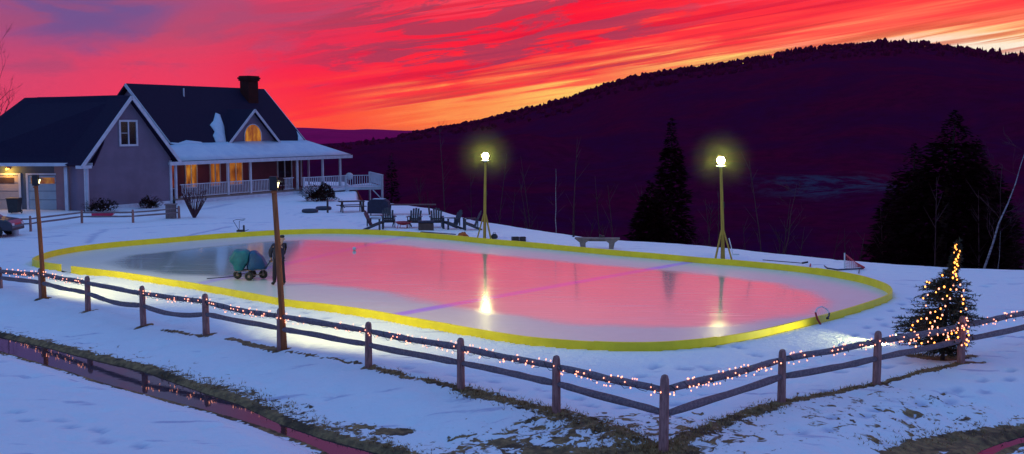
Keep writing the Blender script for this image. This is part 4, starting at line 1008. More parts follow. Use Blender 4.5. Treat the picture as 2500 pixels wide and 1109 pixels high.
conifer(1640, 74, atY(1640, 283, 74).z, 2.6, 'tall narrow evergreen between the two far lamps', 3, n=7000)
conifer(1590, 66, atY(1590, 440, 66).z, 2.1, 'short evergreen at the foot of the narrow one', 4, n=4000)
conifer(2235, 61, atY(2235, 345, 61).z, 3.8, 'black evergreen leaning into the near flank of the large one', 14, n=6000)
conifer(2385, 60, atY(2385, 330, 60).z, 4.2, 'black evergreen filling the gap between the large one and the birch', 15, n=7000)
conifer(955, 120, atY(955, 365, 120).z, 1.7, 'small evergreen on the slope past the deck', 6, n=1600)

def bare_tree(base, H, lean, label, seed, mat, spread=.55, depth=4, r0=.12, kids=5, name='bare_tree', cat='tree', trunkpart=True, group=None):
    rnd = random.Random(seed); root = empty(name, tuple(base), label=label, cat=cat); tr = MB(); br = MB()
    top = Vector((lean[0] * H, lean[1] * H, H)); n = 7; tp = [Vector((0, 0, -.2)).lerp(top, i / n) + Vector((rnd.uniform(-.02, .02), rnd.uniform(-.02, .02), 0)) * H * .5 * (i > 0) for i in range(n + 1)]
    tr.tube(tp, [r0 * (1 - .85 * i / n) for i in range(n + 1)], 6)
    def grow_(p, d, l_, r, k):
        q = p + d * l_; m_ = p.lerp(q, .5) + Vector((rnd.uniform(-1, 1), rnd.uniform(-1, 1), rnd.uniform(-1, 1))) * l_ * .07
        br.tube([p, m_, q], [r, r * .75, r * .45], 3, caps=False)
        if k <= 0: return
        for _ in range(rnd.choice((2, 3))):
            s_ = rnd.uniform(.45, 1); nd = (d + Vector((rnd.uniform(-1, 1), rnd.uniform(-1, 1), rnd.uniform(-.5, .9))) * spread).normalized()
            grow_(p.lerp(q, s_), nd, l_ * rnd.uniform(.5, .75), max(r * .5, .005), k - 1)
    for i in range(kids * 2):
        k = rnd.uniform(.3, .97); p = tp[0].lerp(top, k) if False else tp[min(n, int(k * n))].lerp(tp[min(n, int(k * n) + 1)], k * n - int(k * n)); a = rnd.uniform(0, 6.28)
        grow_(p, Vector((math.cos(a), math.sin(a), rnd.uniform(.3, 1.3))).normalized(), H * rnd.uniform(.12, .26) * (1.2 - k * .6), r0 * .35 * (1.1 - k), depth - 1)
    tr.build('trunk', M[mat], root, smooth=True); br.build('crown', M[mat if mat != 'birch' else 'twig'], root, recalc=False); return root
def edge_base(px, Y): x = (px - 1250) / 2711 * Y; return Vector((x, Y, gz(x, Y)))
bare_tree(edge_base(4, 92), 13.0, (-.02, 0), 'bare tree rising behind the end of the garage roof', 3, 'twig', r0=.16, kids=9, depth=4)
b0 = edge_base(2405, 47); bt = atY(2510, 350, 47); bare_tree(b0, bt.z - b0.z, ((bt.x - b0.x) / (bt.z - b0.z), 0), 'pale birch leaning at the frame edge over the snow line', 5, 'birch', r0=.055, kids=4, depth=3)
b0 = edge_base(1359, 60); bare_tree(b0, 3.6, (-.01, 0), 'thin pale sapling standing alone on the slope near the bench', 6, 'birch', r0=.03, kids=2, depth=2)
b0 = edge_base(2445, 58); bare_tree(b0, 8.5, (.02, 0), 'reddish bare tree beside the large evergreen', 8, 'twig', r0=.08, kids=8, depth=4)
b0 = edge_base(1915, 54); bare_tree(b0, 4.6, (.14, 0), 'brushy leaning sapling past the second floodlight', 9, 'twig', r0=.045, kids=5, depth=3)
b0 = edge_base(2450, 49); bare_tree(b0, 2.6, (.03, 0), 'short thin sapling next to the leaning birch', 12, 'birch', r0=.02, kids=2, depth=2)
# bare shrub before the porch
def vase_shrub(base, H, label, seed, n=16):
    rnd = random.Random(seed); root = empty('bare_shrub', tuple(base), label=label, cat='shrub'); mb = MB()
    for _ in range(n):
        a = rnd.uniform(0, 6.28); s_ = rnd.uniform(.25, .8); d = Vector((math.cos(a) * s_, math.sin(a) * s_, 1)); q = d * H * rnd.uniform(.6, 1)
        mb.tube([Vector((0, 0, -.1)), q * .45 + Vector((math.cos(a) * .05, 0, 0)), q], [.045, .03, .012], 4)
        for _k in range(3): c = q * rnd.uniform(.5, .9); mb.tube([c, c + Vector((rnd.uniform(-.35, .35), rnd.uniform(-.35, .35), rnd.uniform(.3, .6)))], [.016, .006], 3)
    mb.build('branches', M['twig'], root)
vase_shrub(at(474, 531), 1.9, 'vase shaped bare shrub in the snow before the porch railing', 3, 22)
def evergreen_shrub(base, w, h, label, seed, n=1500, mat='shrub'):
    rnd = random.Random(seed); root = empty('evergreen_shrub', tuple(base), label=label, cat='shrub'); mb = MB(); st_ = MB()
    for _ in range(8): a = rnd.uniform(0, 6.28); st_.tube([(0, 0, -.1), (math.cos(a) * w * .3, math.sin(a) * w * .3, h * .6)], [.03, .012], 4)
    st_.build('stem', M['bark'], root)
    for _ in range(n):
        a = rnd.uniform(0, 6.28); u_ = rnd.random() ** .5; v_ = rnd.random() ** .6; lump = .8 + .3 * math.sin(a * 3 + seed) * math.cos(v_ * 4)
        c = Vector((w / 2 * u_ * math.cos(a) * lump, w / 2 * u_ * math.sin(a) * lump, h * v_ * math.sqrt(max(0, 1 - u_ * u_ * .85)) * lump))
        s_ = rnd.uniform(.08, .22); d = Vector((math.cos(a), math.sin(a), rnd.uniform(0, 1.4))).normalized() * s_; k = Vector((-math.sin(a), math.cos(a), .2)) * s_ * .3
        mb.add([c - k, c + k, c + d], [(0, 1, 2)])
    mb.build('foliage', M[mat], root, recalc=False)
evergreen_shrub(at(782, 491), 3.0, 1.45, 'dark spreading evergreen shrub before the deck railing', 1, 3500)
evergreen_shrub(at(245, 517), 2.4, .9, 'low dark shrub at the foot of the gable wall near its corner', 2, 900)
evergreen_shrub(at(365, 508), 1.7, .85, 'low dark shrub at the foot of the gable wall near the porch', 4, 800)

# ------------------------------------------------------------------ lit fir
def lit_fir():
    p = at(2300, 880); z0 = gz(p.x, p.y); Y = p.y; root = empty('fir_tree', (p.x, p.y, z0), label='small ragged fir wound with golden lights behind the fence post', cat='tree')
    rnd = random.Random(44)
    def wpt(px, py): q = atY(px, py, Y); return Vector((q.x - p.x, 0, q.z - z0))
    # spine and crown profile measured from the outline: (centre px, py, half width px)
    prof = [(2340, 597, 4), (2335, 630, 9), (2326, 665, 14), (2312, 690, 40), (2308, 715, 60), (2308, 745, 64), (2296, 770, 82), (2280, 795, 92), (2276, 820, 86), (2290, 845, 66), (2306, 862, 42)]
    sp = [(wpt(c, y), w / 99.0) for c, y, w in prof]
    MB().tube([(0, 0, -.2), wpt(2305, 820), wpt(2315, 700), wpt(2338, 610)], [.06, .05, .035, .012], 8).build('trunk', M['bark'], root)
    mb = MB()
    def prf(h):
        zs = [s_[0].z for s_ in sp][::-1]; return np.interp(h, zs, [s_[0].x for s_ in sp][::-1]), np.interp(h, zs, [s_[1] for s_ in sp][::-1])
    zt = sp[0][0].z; zl = sp[-1][0].z
    # branches: each a stem with needle sprays
    for i in range(620):
        h = zl + (zt - zl) * (rnd.random() ** 1.35); cx, w = prf(h); a = rnd.uniform(0, 6.283); fac = rnd.uniform(.6, 1.18)
        if rnd.random() < .12: fac *= 1.25
        tip = Vector((cx + w * fac * math.cos(a), w * fac * .9 * math.sin(a), h + rnd.uniform(-.05, .12))); st_ = Vector((cx * .9, 0, h + .12 * w)) * 1.0; st_.x = np.interp(st_.z, [0, zt], [0, sp[0][0].x * .9])
        mb.tube([st_, st_.lerp(tip, .6), tip], [.012, .008, .004], 3, caps=False)
        Lb = (tip - st_).length; m_ = int(14 + Lb * 34)
        for k in range(m_):
            u_ = rnd.uniform(.2, 1.03); c = st_.lerp(tip, u_); dd_ = (tip - st_).normalized(); sd = Vector((rnd.uniform(-1, 1), rnd.uniform(-1, 1), rnd.uniform(-1, 1))); d = (dd_ * .7 + sd * .8).normalized() * rnd.uniform(.04, .13)
            kx = d.cross(Vector((rnd.uniform(-1, 1), rnd.uniform(-1, 1), 1))).normalized() * .014
            mb.add([c - kx, c + kx, c + d], [(0, 1, 2)])
    mb.build('crown', M['needle'], root, recalc=False)
    ls = empty('string_lights', (p.x, p.y, z0 + 1.2), label='golden light string wound up the ragged fir to its tip', cat='string lights'); o = Vector((0, 0, 1.2))
    pts = []; N = 100; cordp = []
    spots = []
    for k in range(22): spots.append((2338 - k * .8 + rnd.uniform(-7, 8), 597 + k * 3.9))
    path = [(2262, 688), (2258, 700), (2270, 708), (2254, 716), (2300, 672), (2290, 695), (2302, 700), (2290, 714), (2280, 722), (2285, 738), (2275, 745), (2262, 752), (2330, 690), (2336, 703), (2326, 714), (2330, 722), (2328, 732), (2336, 745), (2320, 750), (2248, 726), (2250, 742), (2252, 755), (2262, 764), (2240, 768), (2230, 770), (2222, 776), (2244, 776), (2254, 772), (2268, 766), (2274, 758), (2210, 786), (2204, 796), (2200, 810), (2206, 822), (2246, 784), (2256, 796), (2268, 800), (2280, 806), (2288, 798), (2300, 796), (2306, 808), (2322, 790), (2334, 796), (2340, 806), (2336, 818), (2330, 826), (2322, 830), (2340, 832), (2346, 824), (2326, 838), (2334, 840), (2218, 812), (2226, 826), (2236, 820), (2250, 822), (2240, 834), (2212, 834), (2224, 840), (2196, 830), (2262, 836), (2276, 814), (2290, 826), (2304, 786), (2318, 782), (2210, 800), (2230, 800), (2238, 790), (2282, 812), (2278, 700), (2268, 690), (2312, 690), (2296, 720), (2332, 765), (2316, 700)]
    spots += path
    for i, (px, py) in enumerate(spots[:100]):
        w = wpt(px, py); cx, ww = prf(w.z); off = max(-1, min(1, (w.x - cx) / max(ww, .05))); yy = -ww * .95 * math.sqrt(max(0, 1 - off * off)) - .02
        q = Vector((w.x * (1 + yy / 27), yy, w.z)) - o; cordp.append(q); bo = Vector(ls.location) + q
        bulb(bo, rnd.uniform(.017, .026), ls, 'bulbgold' if py < 690 or rnd.random() < .5 else 'bulb')
    MB().tube(cordp[:22], .005, 3).build('cord', M['cord'], ls)
    for i in range(22, len(cordp) - 1):
        pass
lit_fir()
# ground spotlight beside the fir
def ground_spot():
    p = at(2196, 843); z0 = gz(p.x, p.y); root = empty('ground_spotlight', (p.x, p.y, z0), label='small spotlight on the snow shining along it beside the lit fir', cat='spotlight')
    MB().lathe((0, 0, .20), [(.05, -.12), (.09, -.10), (.10, .08), (.115, .09)], 14, axis=(-1, .1, -.10)).build('housing', M['black'], root)
    MB().lathe((0, 0, .20), [(.095, .085), (.09, .095), (.0, .10)], 14, axis=(-1, .1, -.10)).build('lens', M['flood'], root)
    MB().tube([(0, 0, -.1), (0, 0, .14)], .015, 6).build('stake', M['black'], root)
    l = bpy.data.lights.new('spot', 'SPOT'); l.energy = 330; l.color = (.95, 1, .36); l.spot_size = R(95); l.spot_blend = .8; l.shadow_soft_size = .05
    lo = bpy.data.objects.new('spot', l); COL.objects.link(lo); lo.location = (p.x - .17, p.y + .02, z0 + .2); d = Vector((-1, .12, -.16)); lo.rotation_euler = d.to_track_quat('-Z', 'Y').to_euler()
ground_spot()

# ------------------------------------------------------------------ yard objects
def adirondack():
    root = empty('adirondack_chair', (0, 0, 0), label='x', cat='chair', group='slatted garden chairs round the fire pit')
    s = MB()
    for k in range(6): s.beam((-.27, .02 + .095 * k - .35 + .25, .40 - .035 * k), (.27, .02 + .095 * k - .35 + .25, .40 - .035 * k), .085, .02)
    s.build('seat', M['navy'], root)
    bk = MB()
    for k in range(-2, 3): h = .92 - .04 * k * k; bk.beam((k * .105, .40, .22), (k * .125, .40 + .32 * h / .9, .22 + h * .80), .095, .02, up=(0, -1, .4))
    bk.beam((-.27, .47, .42), (.27, .47, .42), .03, .07); bk.build('backrest', M['navy'], root)
    for sx in (-1, 1):
        MB().beam((sx * .31, -.18, .56), (sx * .31, .50, .56), .12, .025).build('arm', M['navy'], root)
        MB().beam((sx * .28, -.12, -.04), (sx * .28, -.12, .55), .035, .09, up=(0, 1, 0)).build('leg', M['navy'], root)
        MB().beam((sx * .25, -.14, .36), (sx * .25, .72, .0), .035, .11).build('leg', M['navy'], root)
        MB().beam((sx * .29, .50, .18), (sx * .29, .50, .55), .035, .06, up=(0, 1, 0)).build('arm_support', M['navy'], root)
    return root
ad = adirondack(); pit = at(1005, 556)
first = True
for px, py, face, lab in ((925, 562, R(-60), 'dark slatted garden chair at the end of the row nearest the deck, seen side on'), (950, 556, R(-12), 'dark slatted garden chair with back to the covered grill beside the end one'),
                          (1010, 557, R(8), 'dark slatted garden chair straight behind the fire pit'), (1066, 556, R(20), 'dark slatted garden chair behind the covered wood box'),
                          (1094, 559, R(115), 'dark slatted garden chair, second from the lamp pole'), (1140, 561, R(100), 'dark slatted garden chair next to the lamp pole')):
    p = at(px, py); c = ad if first else copy_tree(ad); first = False
    # chairs face the pit; local -Y is forward
    c.location = (p.x, p.y, gz(p.x, p.y)); c['label'] = lab
    d = Vector((pit.x - p.x, pit.y - p.y)); ang = math.atan2(d.y, d.x) + math.pi / 2
    c.rotation_euler = (0, 0, {925: R(75), 950: R(172), 1010: R(185), 1066: R(180), 1094: R(-62), 1140: R(-80)}[px]); c.scale = (1.12, 1.12, 1.12)
    if px in (925,): c.rotation_euler = (0, 0, R(80))
    if px in (950, 1010, 1066): c.rotation_euler = (0, 0, R({950: 12, 1010: -6, 1066: 5}[px]))
p = at(985, 558); pitr = empty('fire_pit', (p.x, p.y, gz(p.x, p.y)), label='low metal fire pit in the middle of the chairs', cat='fire pit')
MB().lathe((0, 0, .28), [(.12, -.10), (.34, -.04), (.46, .06), (.50, .08), (.44, .09), (.30, .0), (.1, -.05)], 18).build('bowl', M['red'], pitr)
for k in range(4): a = k * math.pi / 2 + .6; MB().tube([(.42 * math.cos(a), .42 * math.sin(a), -.05), (.32 * math.cos(a), .32 * math.sin(a), .27)], .018, 5).build('leg', M['red'], pitr)
# covered box
p = at(1040, 562); bx = empty('deck_box', (p.x, p.y, gz(p.x, p.y)), R(8), label='dark covered box in front of the fire pit chairs', cat='box')
MB().box((0, 0, .18), (.82, .55, .40)).build('body', M['darkwood'], bx, bevel=.02); MB().prism([(-.45, -.31, .40), (.45, -.31, .40), (.45, .31, .40), (-.45, .31, .40)], (.03, .0, .10)).build('lid', M['jacket'], bx, bevel=.03)
# covered grill near deck
p = at(926, 526); gl = empty('covered_grill', (p.x, p.y, gz(p.x, p.y)), R(-10), label='boxy grill under a dark cover dusted with snow', cat='grill')
cv = MB(); cv.prism([(-.72, -.32, .12), (.72, -.32, .12), (.66, -.30, .86), (.40, -.26, 1.05), (-.40, -.26, 1.05), (-.70, -.30, .86)], (0, .62, 0)); cv.build('cover', M['jacket'], gl, bevel=.05)
MB().box((0, 0, 1.045), (.74, .48, .04)).build('snow_cap', M['roofsnow'], gl, bevel=.015)
for sx in (-.5, .5): MB().tube([(sx, -.2, -.02), (sx, -.2, .2)], .04, 8).build('leg', M['black'], gl)
# long table behind chairs, with the picnic bench rail
def plank_table(px, py, L_, rz, h, w, label, mat, group=None, top_px=None):
    p = at(px, py); r_ = empty('wooden_table', (p.x, p.y, gz(p.x, p.y)), rz, label=label, cat='table'); m_ = MB()
    for k in range(-2, 3): m_.box((0, k * w / 5, h), (L_, w / 5 - .015, .05))
    m_.build('tabletop', M[mat], r_)
    for sx in (-1, 1):
        for sy in (-1, 1): MB().beam((sx * L_ * .38, sy * w * .42, -.05), (sx * L_ * .36, sy * w * .20, h - .02), .07, .07).build('leg', M[mat], r_)
    return r_
plank_table(1000, 524, 3.4, R(2), .62, .8, 'long low table with snow patches behind the fire pit chairs', 'darkwood')
tt = plank_table(858, 517, 1.7, R(20), .72, .8, 'square wooden picnic table between shrub and deck posts', 'darkwood')
for sy in (-1, 1): MB().box((0, sy * .75, .42), (1.7, .26, .045)).build('bench_seat', M['darkwood'], tt); MB().beam((-.6, sy * .75, .38), (-.6, 0, .45), .05, .08).build('bench_support', M['darkwood'], tt)
# lounge by table
def sled(px, py, label):
    p = at(px, py); r_ = empty('inner_tube', (p.x, p.y, gz(p.x, p.y)), label=label, cat='snow tube'); MB().torus((0, 0, .10), .42, .13, n=24, m=10).build('ring', M['navy'], r_, smooth=True); MB().box((0, 0, .07), (.6, .6, .03)).build('seat', M['navy'], r_); return r_
r_ = sled(757, 519, 'dark snow tube lying flat on the snow before the shrub'); r2 = sled(790, 512, 'second dark snow tube, nearer the picnic table')
p = at(800, 519); o = MB().tube([(0, 0, -.2), (0, 0, .95), (.02, 0, .98)], [.07, .065, .03], 8).build('wood_post', M['darkwood']); o.location = (p.x, p.y, gz(p.x, p.y)); tag(o, 'short dark post in the snow beside the snow tubes', 'post')
p = at(887, 518); o = MB().tube([(0, 0, -.2), (0, 0, .75), (.01, 0, .78)], [.075, .07, .03], 8).build('wood_post', M['darkwood']); o.location = (p.x, p.y, gz(p.x, p.y)); tag(o, 'short dark post standing alone near the covered grill', 'post')
# wooden lattice bin / bird table by the porch corner
p = at(418, 533); pb_ = empty('planter_box', (p.x, p.y, gz(p.x, p.y)), R(10), label='grey slatted bin with lid by the fence end and porch', cat='bin')
for k in range(-3, 4): MB().box((k * .085, -.27, .42), (.07, .03, .84)).build('slat_board', M['rail'], pb_)
MB().box((0, 0, .42), (.60, .50, .82)).build('body', M['navy'], pb_); MB().box((0, 0, .87), (.72, .64, .06)).build('lid', M['rail'], pb_, bevel=.01)
# wide pale bench
def long_bench():
    p = at(1458, 607); r_ = empty('wooden_bench', (p.x, p.y, gz(p.x, p.y) - .02), R(-6), label='pale wooden bench with splayed ends beyond the boards', cat='bench')
    s = MB(); s.prism([(-1.05, -.2, .46), (1.05, -.2, .46), (1.05, .2, .46), (-1.05, .2, .46)], (0, 0, .06)); s.build('seat', M['bench'], r_, bevel=.01)
    for sx in (-1, 1): MB().prism([(sx * .55, -.17, -.05), (sx * .75, -.17, -.05), (sx * .82, -.17, .30), (sx * 1.02, -.17, .455), (sx * .30, -.17, .455), (sx * .55, -.17, .28)], (0, .34, 0)).build('leg', M['bench'], r_)
    MB().beam((-.5, 0, .40), (.5, 0, .40), .04, .1).build('apron', M['bench'], r_)
    g_ = MB(); g_.box((.12, 0, 0), (.22, .16, .07)); g_.box((.02, 0, .03), (.10, .14, .10)); o = g_.build('glove', M['black'], bevel=.02); o.location = (p.x + .12, p.y, gz(p.x, p.y) + .56); tag(o, 'dark glove lying on the pale wooden bench', 'glove')
long_bench()
p = at(1400, 579); o = empty('garden_stake', (p.x, p.y, gz(p.x, p.y)), label='thin dark stake with a foot in the snow left of the pale bench', cat='stake'); o['label'] = 'thin dark stake standing in the snow near the pale bench'
MB().tube([(0, 0, -.05), (0, 0, .34)], .015, 6).build('rod', M['black'], o); MB().lathe((0, 0, 0), [(.07, -.02), (.06, .05), (.02, .07)], 10).build('foot', M['black'], o)
# small crates
for k, (px, lab) in enumerate(((1258, 'small dark crate, the wider of two beside the boards'), (1276, 'small dark crate, the narrower of two beside the boards'))):
    p = at(px, 590); r_ = empty('crate', (p.x, p.y, gz(p.x, p.y)), R(12), label=lab, cat='crate', group='dark crates on the snow by the rink'); w = .34 if k == 0 else .27
    c_ = MB(); c_.box((0, 0, .03), (w, .26, .03))
    for sy in (-1, 1):
        for z in (.07, .14, .21): c_.box((0, sy * .13, z), (w, .02, .05))
    for sx in (-1, 1):
        for z in (.07, .14, .21): c_.box((sx * w / 2, 0, z), (.02, .24, .05))
    c_.build('body', M['black'], r_); MB().box((0, 0, .12), (w - .06, .2, .14)).build('contents', M['rail'], r_)
# bag at the foot of the pole, orange cloth, board
p = at(1207, 584); o = MB().lathe((0, 0, 0), [(.10, 0), (.17, .05), (.18, .13), (.12, .22), (.05, .26)], 12).build('duffel_bag', M['black'], smooth=True); o.location = (p.x, p.y, gz(p.x, p.y)); tag(o, 'black bag set down against the lit pole foot by the chairs', 'bag')
MB().tube([(-.08, 0, .22), (-.05, 0, .32), (.05, 0, .32), (.08, 0, .22)], .012, 5).build('handle', M['black'], o)
p = at(1130, 582); mb = MB(); n = 14
vs = [(0.34 * (i / n * 2 - 1) * 1.0, .22 * (j / 6 * 2 - 1), max(0, .27 * (1 - (i / n * 2 - 1) ** 2) * (1 - (j / 6 * 2 - 1) ** 2) * (1 + .4 * mnoise.noise(Vector((i * .5, j * .7, 0)))))) for i in range(n + 1) for j in range(7)]
mb.add(vs, [(i * 7 + j, (i + 1) * 7 + j, (i + 1) * 7 + j + 1, i * 7 + j + 1) for i in range(n) for j in range(6)]); o = mb.build('blanket', M['orange'], smooth=True); o.location = (p.x, p.y, gz(p.x, p.y) + .01); tag(o, 'crumpled orange blanket on the snow just past the boards', 'blanket')
a_, b_ = at(1028, 572), at(1112, 578); o = MB().beam(-(b_ - a_) / 2, (b_ - a_) / 2, .14, .04).build('plank', M['darkwood']); c_ = (a_ + b_) / 2; o.location = (c_.x, c_.y, .12); tag(o, 'dark plank lying outside the boards near the orange blanket', 'plank')
# hockey stick on the snow, far side
a_, b_ = at(1862, 643), at(1958, 651); r_ = empty('hockey_stick', (a_.x, a_.y, .14), label='dark hockey stick lying along the outside of the boards', cat='hockey stick')
MB().beam((0, 0, 0), (b_ - a_), .035, .03).build('shaft', M['darkwood'], r_); MB().beam((b_ - a_), (b_ - a_) + Vector((.27, .12, .03)), .03, .07).build('blade', M['black'], r_)
# white bent stick next to pole
p = at(1787, 622); r_ = empty('hockey_stick', (p.x, p.y, gz(p.x, p.y)), label='white hockey stick leaning up beside the second floodlight pole', cat='hockey stick')
MB().tube([(.04, 0, 0), (-.02, .1, .35), (-.12, .15, .74)], .022, 6).build('shaft', M['whiteplastic'], r_); MB().beam((.04, 0, .02), (.32, -.05, .02), .03, .07).build('blade', M['whiteplastic'], r_)
# goal frame
def goal():
    p = at(2040, 662); r_ = empty('hockey_goal', (p.x, p.y, gz(p.x, p.y)), label='red and grey hockey goal frame lying beyond the boards', cat='hockey goal'); o = Vector(r_.location)
    W_ = lambda px, py, z=.05: at(px, py, z) - o
    A, B, Cc, D = atY(1982, 628, 50.5) - o, W_(2020, 655), W_(2106, 656), atY(2066, 623, 50) - o
    fr = MB(); fr.tube([B, W_(2045, 659), Cc], .03, 7); fr.build('base_frame', M['navy'], r_)
    MB().tube([A, A.lerp(B, .5), B], .03, 7).build('side_frame', M['navy'], r_); MB().tube([D, D.lerp(Cc, .6), Cc + Vector((.06, 0, .05)), Cc], .035, 7).build('side_frame', M['red'], r_)
    E = W_(2062, 656); MB().tube([E, atY(2062, 618, E.y + o.y) - o], .028, 7).build('goal_post', M['whiteplastic'], r_)
    E2 = W_(1978, 650); MB().tube([E2, A], .028, 7).build('goal_post', M['red'], r_)
    net = MB(); T = atY(2064, 622, 49) - o
    for k in range(9):
        q0 = T.lerp(Cc, k / 8); q1 = E.lerp(Cc, k / 8); net.tube([q0, q1], .006, 3); 
    for k in range(9): net.tube([T.lerp(E, k / 8), Cc + Vector((0, 0, .01 * k))], .006, 3)
    net.build('net', M['red'], r_)
    MB().tube([W_(2098, 657), W_(2097, 667)], .02, 5).build('foot', M['navy'], r_)
goal()
def mini_goal():
    p = at(2012, 806); r_ = empty('small_goal', (p.x, p.y, gz(p.x, p.y)), R(20), label='small red and white practice goal leaning near the yellow boards', cat='hockey goal'); k = 1 / 82.
    MB().tube([(-.12, 0, 0), (-.20, .05, .15), (-.22, .12, .33)], .028, 7).build('side_frame', M['red'], r_)
    MB().tube([(-.22, .12, .33), (-.1, .2, .44), (.06, .22, .47), (.20, .2, .40), (.27, .15, .28)], .02, 7).build('top_frame', M['whiteplastic'], r_)
    MB().tube([(.27, .15, .28), (.22, .1, .20), (.12, .05, .16)], .024, 7).build('side_frame', M['navy'], r_)
    MB().lathe((.14, .05, .16), [(.04, -.03), (.05, 0), (.03, .03)], 8).build('hinge', M['black'], r_)
    net = MB()
    for q in range(7): t_ = q / 6; net.tube([(-.2 + .42 * t_, .16, .42 - .12 * abs(t_ - .5)), (-.12 + .3 * t_, .02, .02)], .004, 3)
    net.build('net', M['whiteplastic'], r_)
mini_goal()
# edger / push spreader behind the left boards
def spreader():
    p = at(592, 568); r_ = empty('push_spreader', (p.x, p.y, gz(p.x, p.y)), label='small push machine with long handle beyond the boards, black wheel', cat='garden machine')
    MB().torus((.08, 0, .20), .17, .05, axis=(1, .25, 0), n=18).build('wheel', M['black'], r_, smooth=True); MB().box((-.12, .0, .10), (.34, .3, .10)).build('body', M['black'], r_, bevel=.02)
    MB().tube([(-.15, -.1, .12), (-.55, .25, .62), (-.45, .5, .66), (.05, .5, .70)], .016, 5).build('handle', M['navy'], r_); MB().tube([(-.2, .1, .12), (-.22, .25, .60), (.05, .3, .66)], .016, 5).build('handle', M['navy'], r_)
    MB().tube([(.12, 0, .08), (.32, .05, .16)], .02, 5).build('rod', M['navy'], r_)
spreader()
# ball added for a reflected light spot on the ice
bm = bmesh.new(); bmesh.ops.create_uvsphere(bm, u_segments=14, v_segments=10, radius=.085); me = bpy.data.meshes.new('glint'); bm.to_mesh(me); bm.free(); me.materials.append(M['whiteplastic']); me.polygons.foreach_set('use_smooth', [True] * len(me.polygons))
o = bpy.data.objects.new('glint', me); COL.objects.link(o); q = at(865, 612, ICEZ); o.location = (q.x, q.y, ICEZ + .085); tag(o, 'small white ball added for a reflected light spot on the open ice', 'glint')
# garage side: wheelie bin, car nose, white bollard, red sled
p = at(36, 522); r_ = empty('trash_bin', (p.x, p.y, 0), label='black wheeled bin before the lit garage door', cat='bin'); p.y -= 0
MB().prism([(-.36, -.3, .1), (.36, -.3, .1), (.36, .3, .1), (-.36, .3, .1)], (0, 0, .001))
vs = []; MB().add([(-.30, -.28, .08), (.30, -.28, .08), (.30, .28, .08), (-.30, .28, .08), (-.38, -.36, .98), (.38, -.36, .98), (.38, .36, .98), (-.38, .36, .98)], [(3, 2, 1, 0), (4, 5, 6, 7), (0, 1, 5, 4), (1, 2, 6, 5), (2, 3, 7, 6), (3, 0, 4, 7)]).build('body', M['black'], r_, bevel=.02)
MB().box((0, 0, 1.01), (.82, .78, .05)).build('lid', M['black'], r_, bevel=.02); 
for sx in (-1, 1): MB().torus((sx * .33, .28, .12), .09, .03, axis=(1, 0, 0), n=12, m=6).build('wheel', M['rubber'], r_)
p = at(250, 527); sl_ = empty('sled', (p.x, p.y, gz(p.x, p.y)), R(5), label='red plastic sled on the snow before the gable wall', cat='sled'); s = MB()
M['redbright'] = pmat('red_plastic', (.6, .01, .08), (.5, .01, .06), 3, .4)
s.box((0, 0, .05), (1.2, .5, .04)).box((0, .25, .12), (1.2, .03, .14)).box((0, -.25, .12), (1.2, .03, .14)); s.build('shell', M['redbright'], sl_); MB().beam((.6, 0, .06), (.78, 0, .24), .5, .04).build('nose', M['redbright'], sl_)
p = at(38, 575); bo = MB().lathe((0, 0, 0), [(.17, -.1), (.17, .48), (.15, .53), (.08, .56)], 16).build('bollard', M['whiteplastic'], smooth=True); bo.location = (p.x, p.y, gz(p.x, p.y)); tag(bo, 'short white bollard beside the dark car', 'bollard')
def car():
    p = at(-60, 577); r_ = empty('parked_car', (p.x, p.y, gz(p.x, p.y)), R(3), label='dark car parked at the frame edge, only its nose in view', cat='car')
    side = [(-2.1, .35), (-2.1, .75), (-1.9, .95), (-1.2, 1.0), (-.6, 1.42), (.5, 1.42), (1.15, 1.0), (2.0, .88), (2.2, .7), (2.22, .35)]
    MB().prism([(x, -.85, z) for x, z in side], (0, 1.7, 0)).build('body', M['navycar'], r_, bevel=.07)
    gl_ = [(-1.15, 1.02), (-.6, 1.36), (.45, 1.36), (1.0, 1.02)]; MB().prism([(x, -.862, z) for x, z in gl_], (0, 1.724, 0)).build('window', M['glass'], r_)
    for x in (-1.35, 1.4):
        for y in (-.82, .82): w_ = MB().torus((x, y, .33), .24, .10, axis=(0, 1, 0), n=18).build('wheel', M['rubber'], r_, smooth=True); MB().lathe((x, y, .33), [(.2, -.05), (.2, .05)], 12, axis=(0, 1, 0)).build('rim', M['rail'], w_)
    for y in (-.62, .62): MB().box((2.17, y, .66), (.08, .3, .13)).build('headlight', M['whiteplastic'], r_, bevel=.02)
    MB().box((2.2, 0, .42), (.06, 1.5, .14)).build('bumper', M['black'], r_, bevel=.02)
M['navycar'] = pmat('car_paint', (.012, .018, .04), (.01, .015, .034), 2, .3, coat=.5)
car()

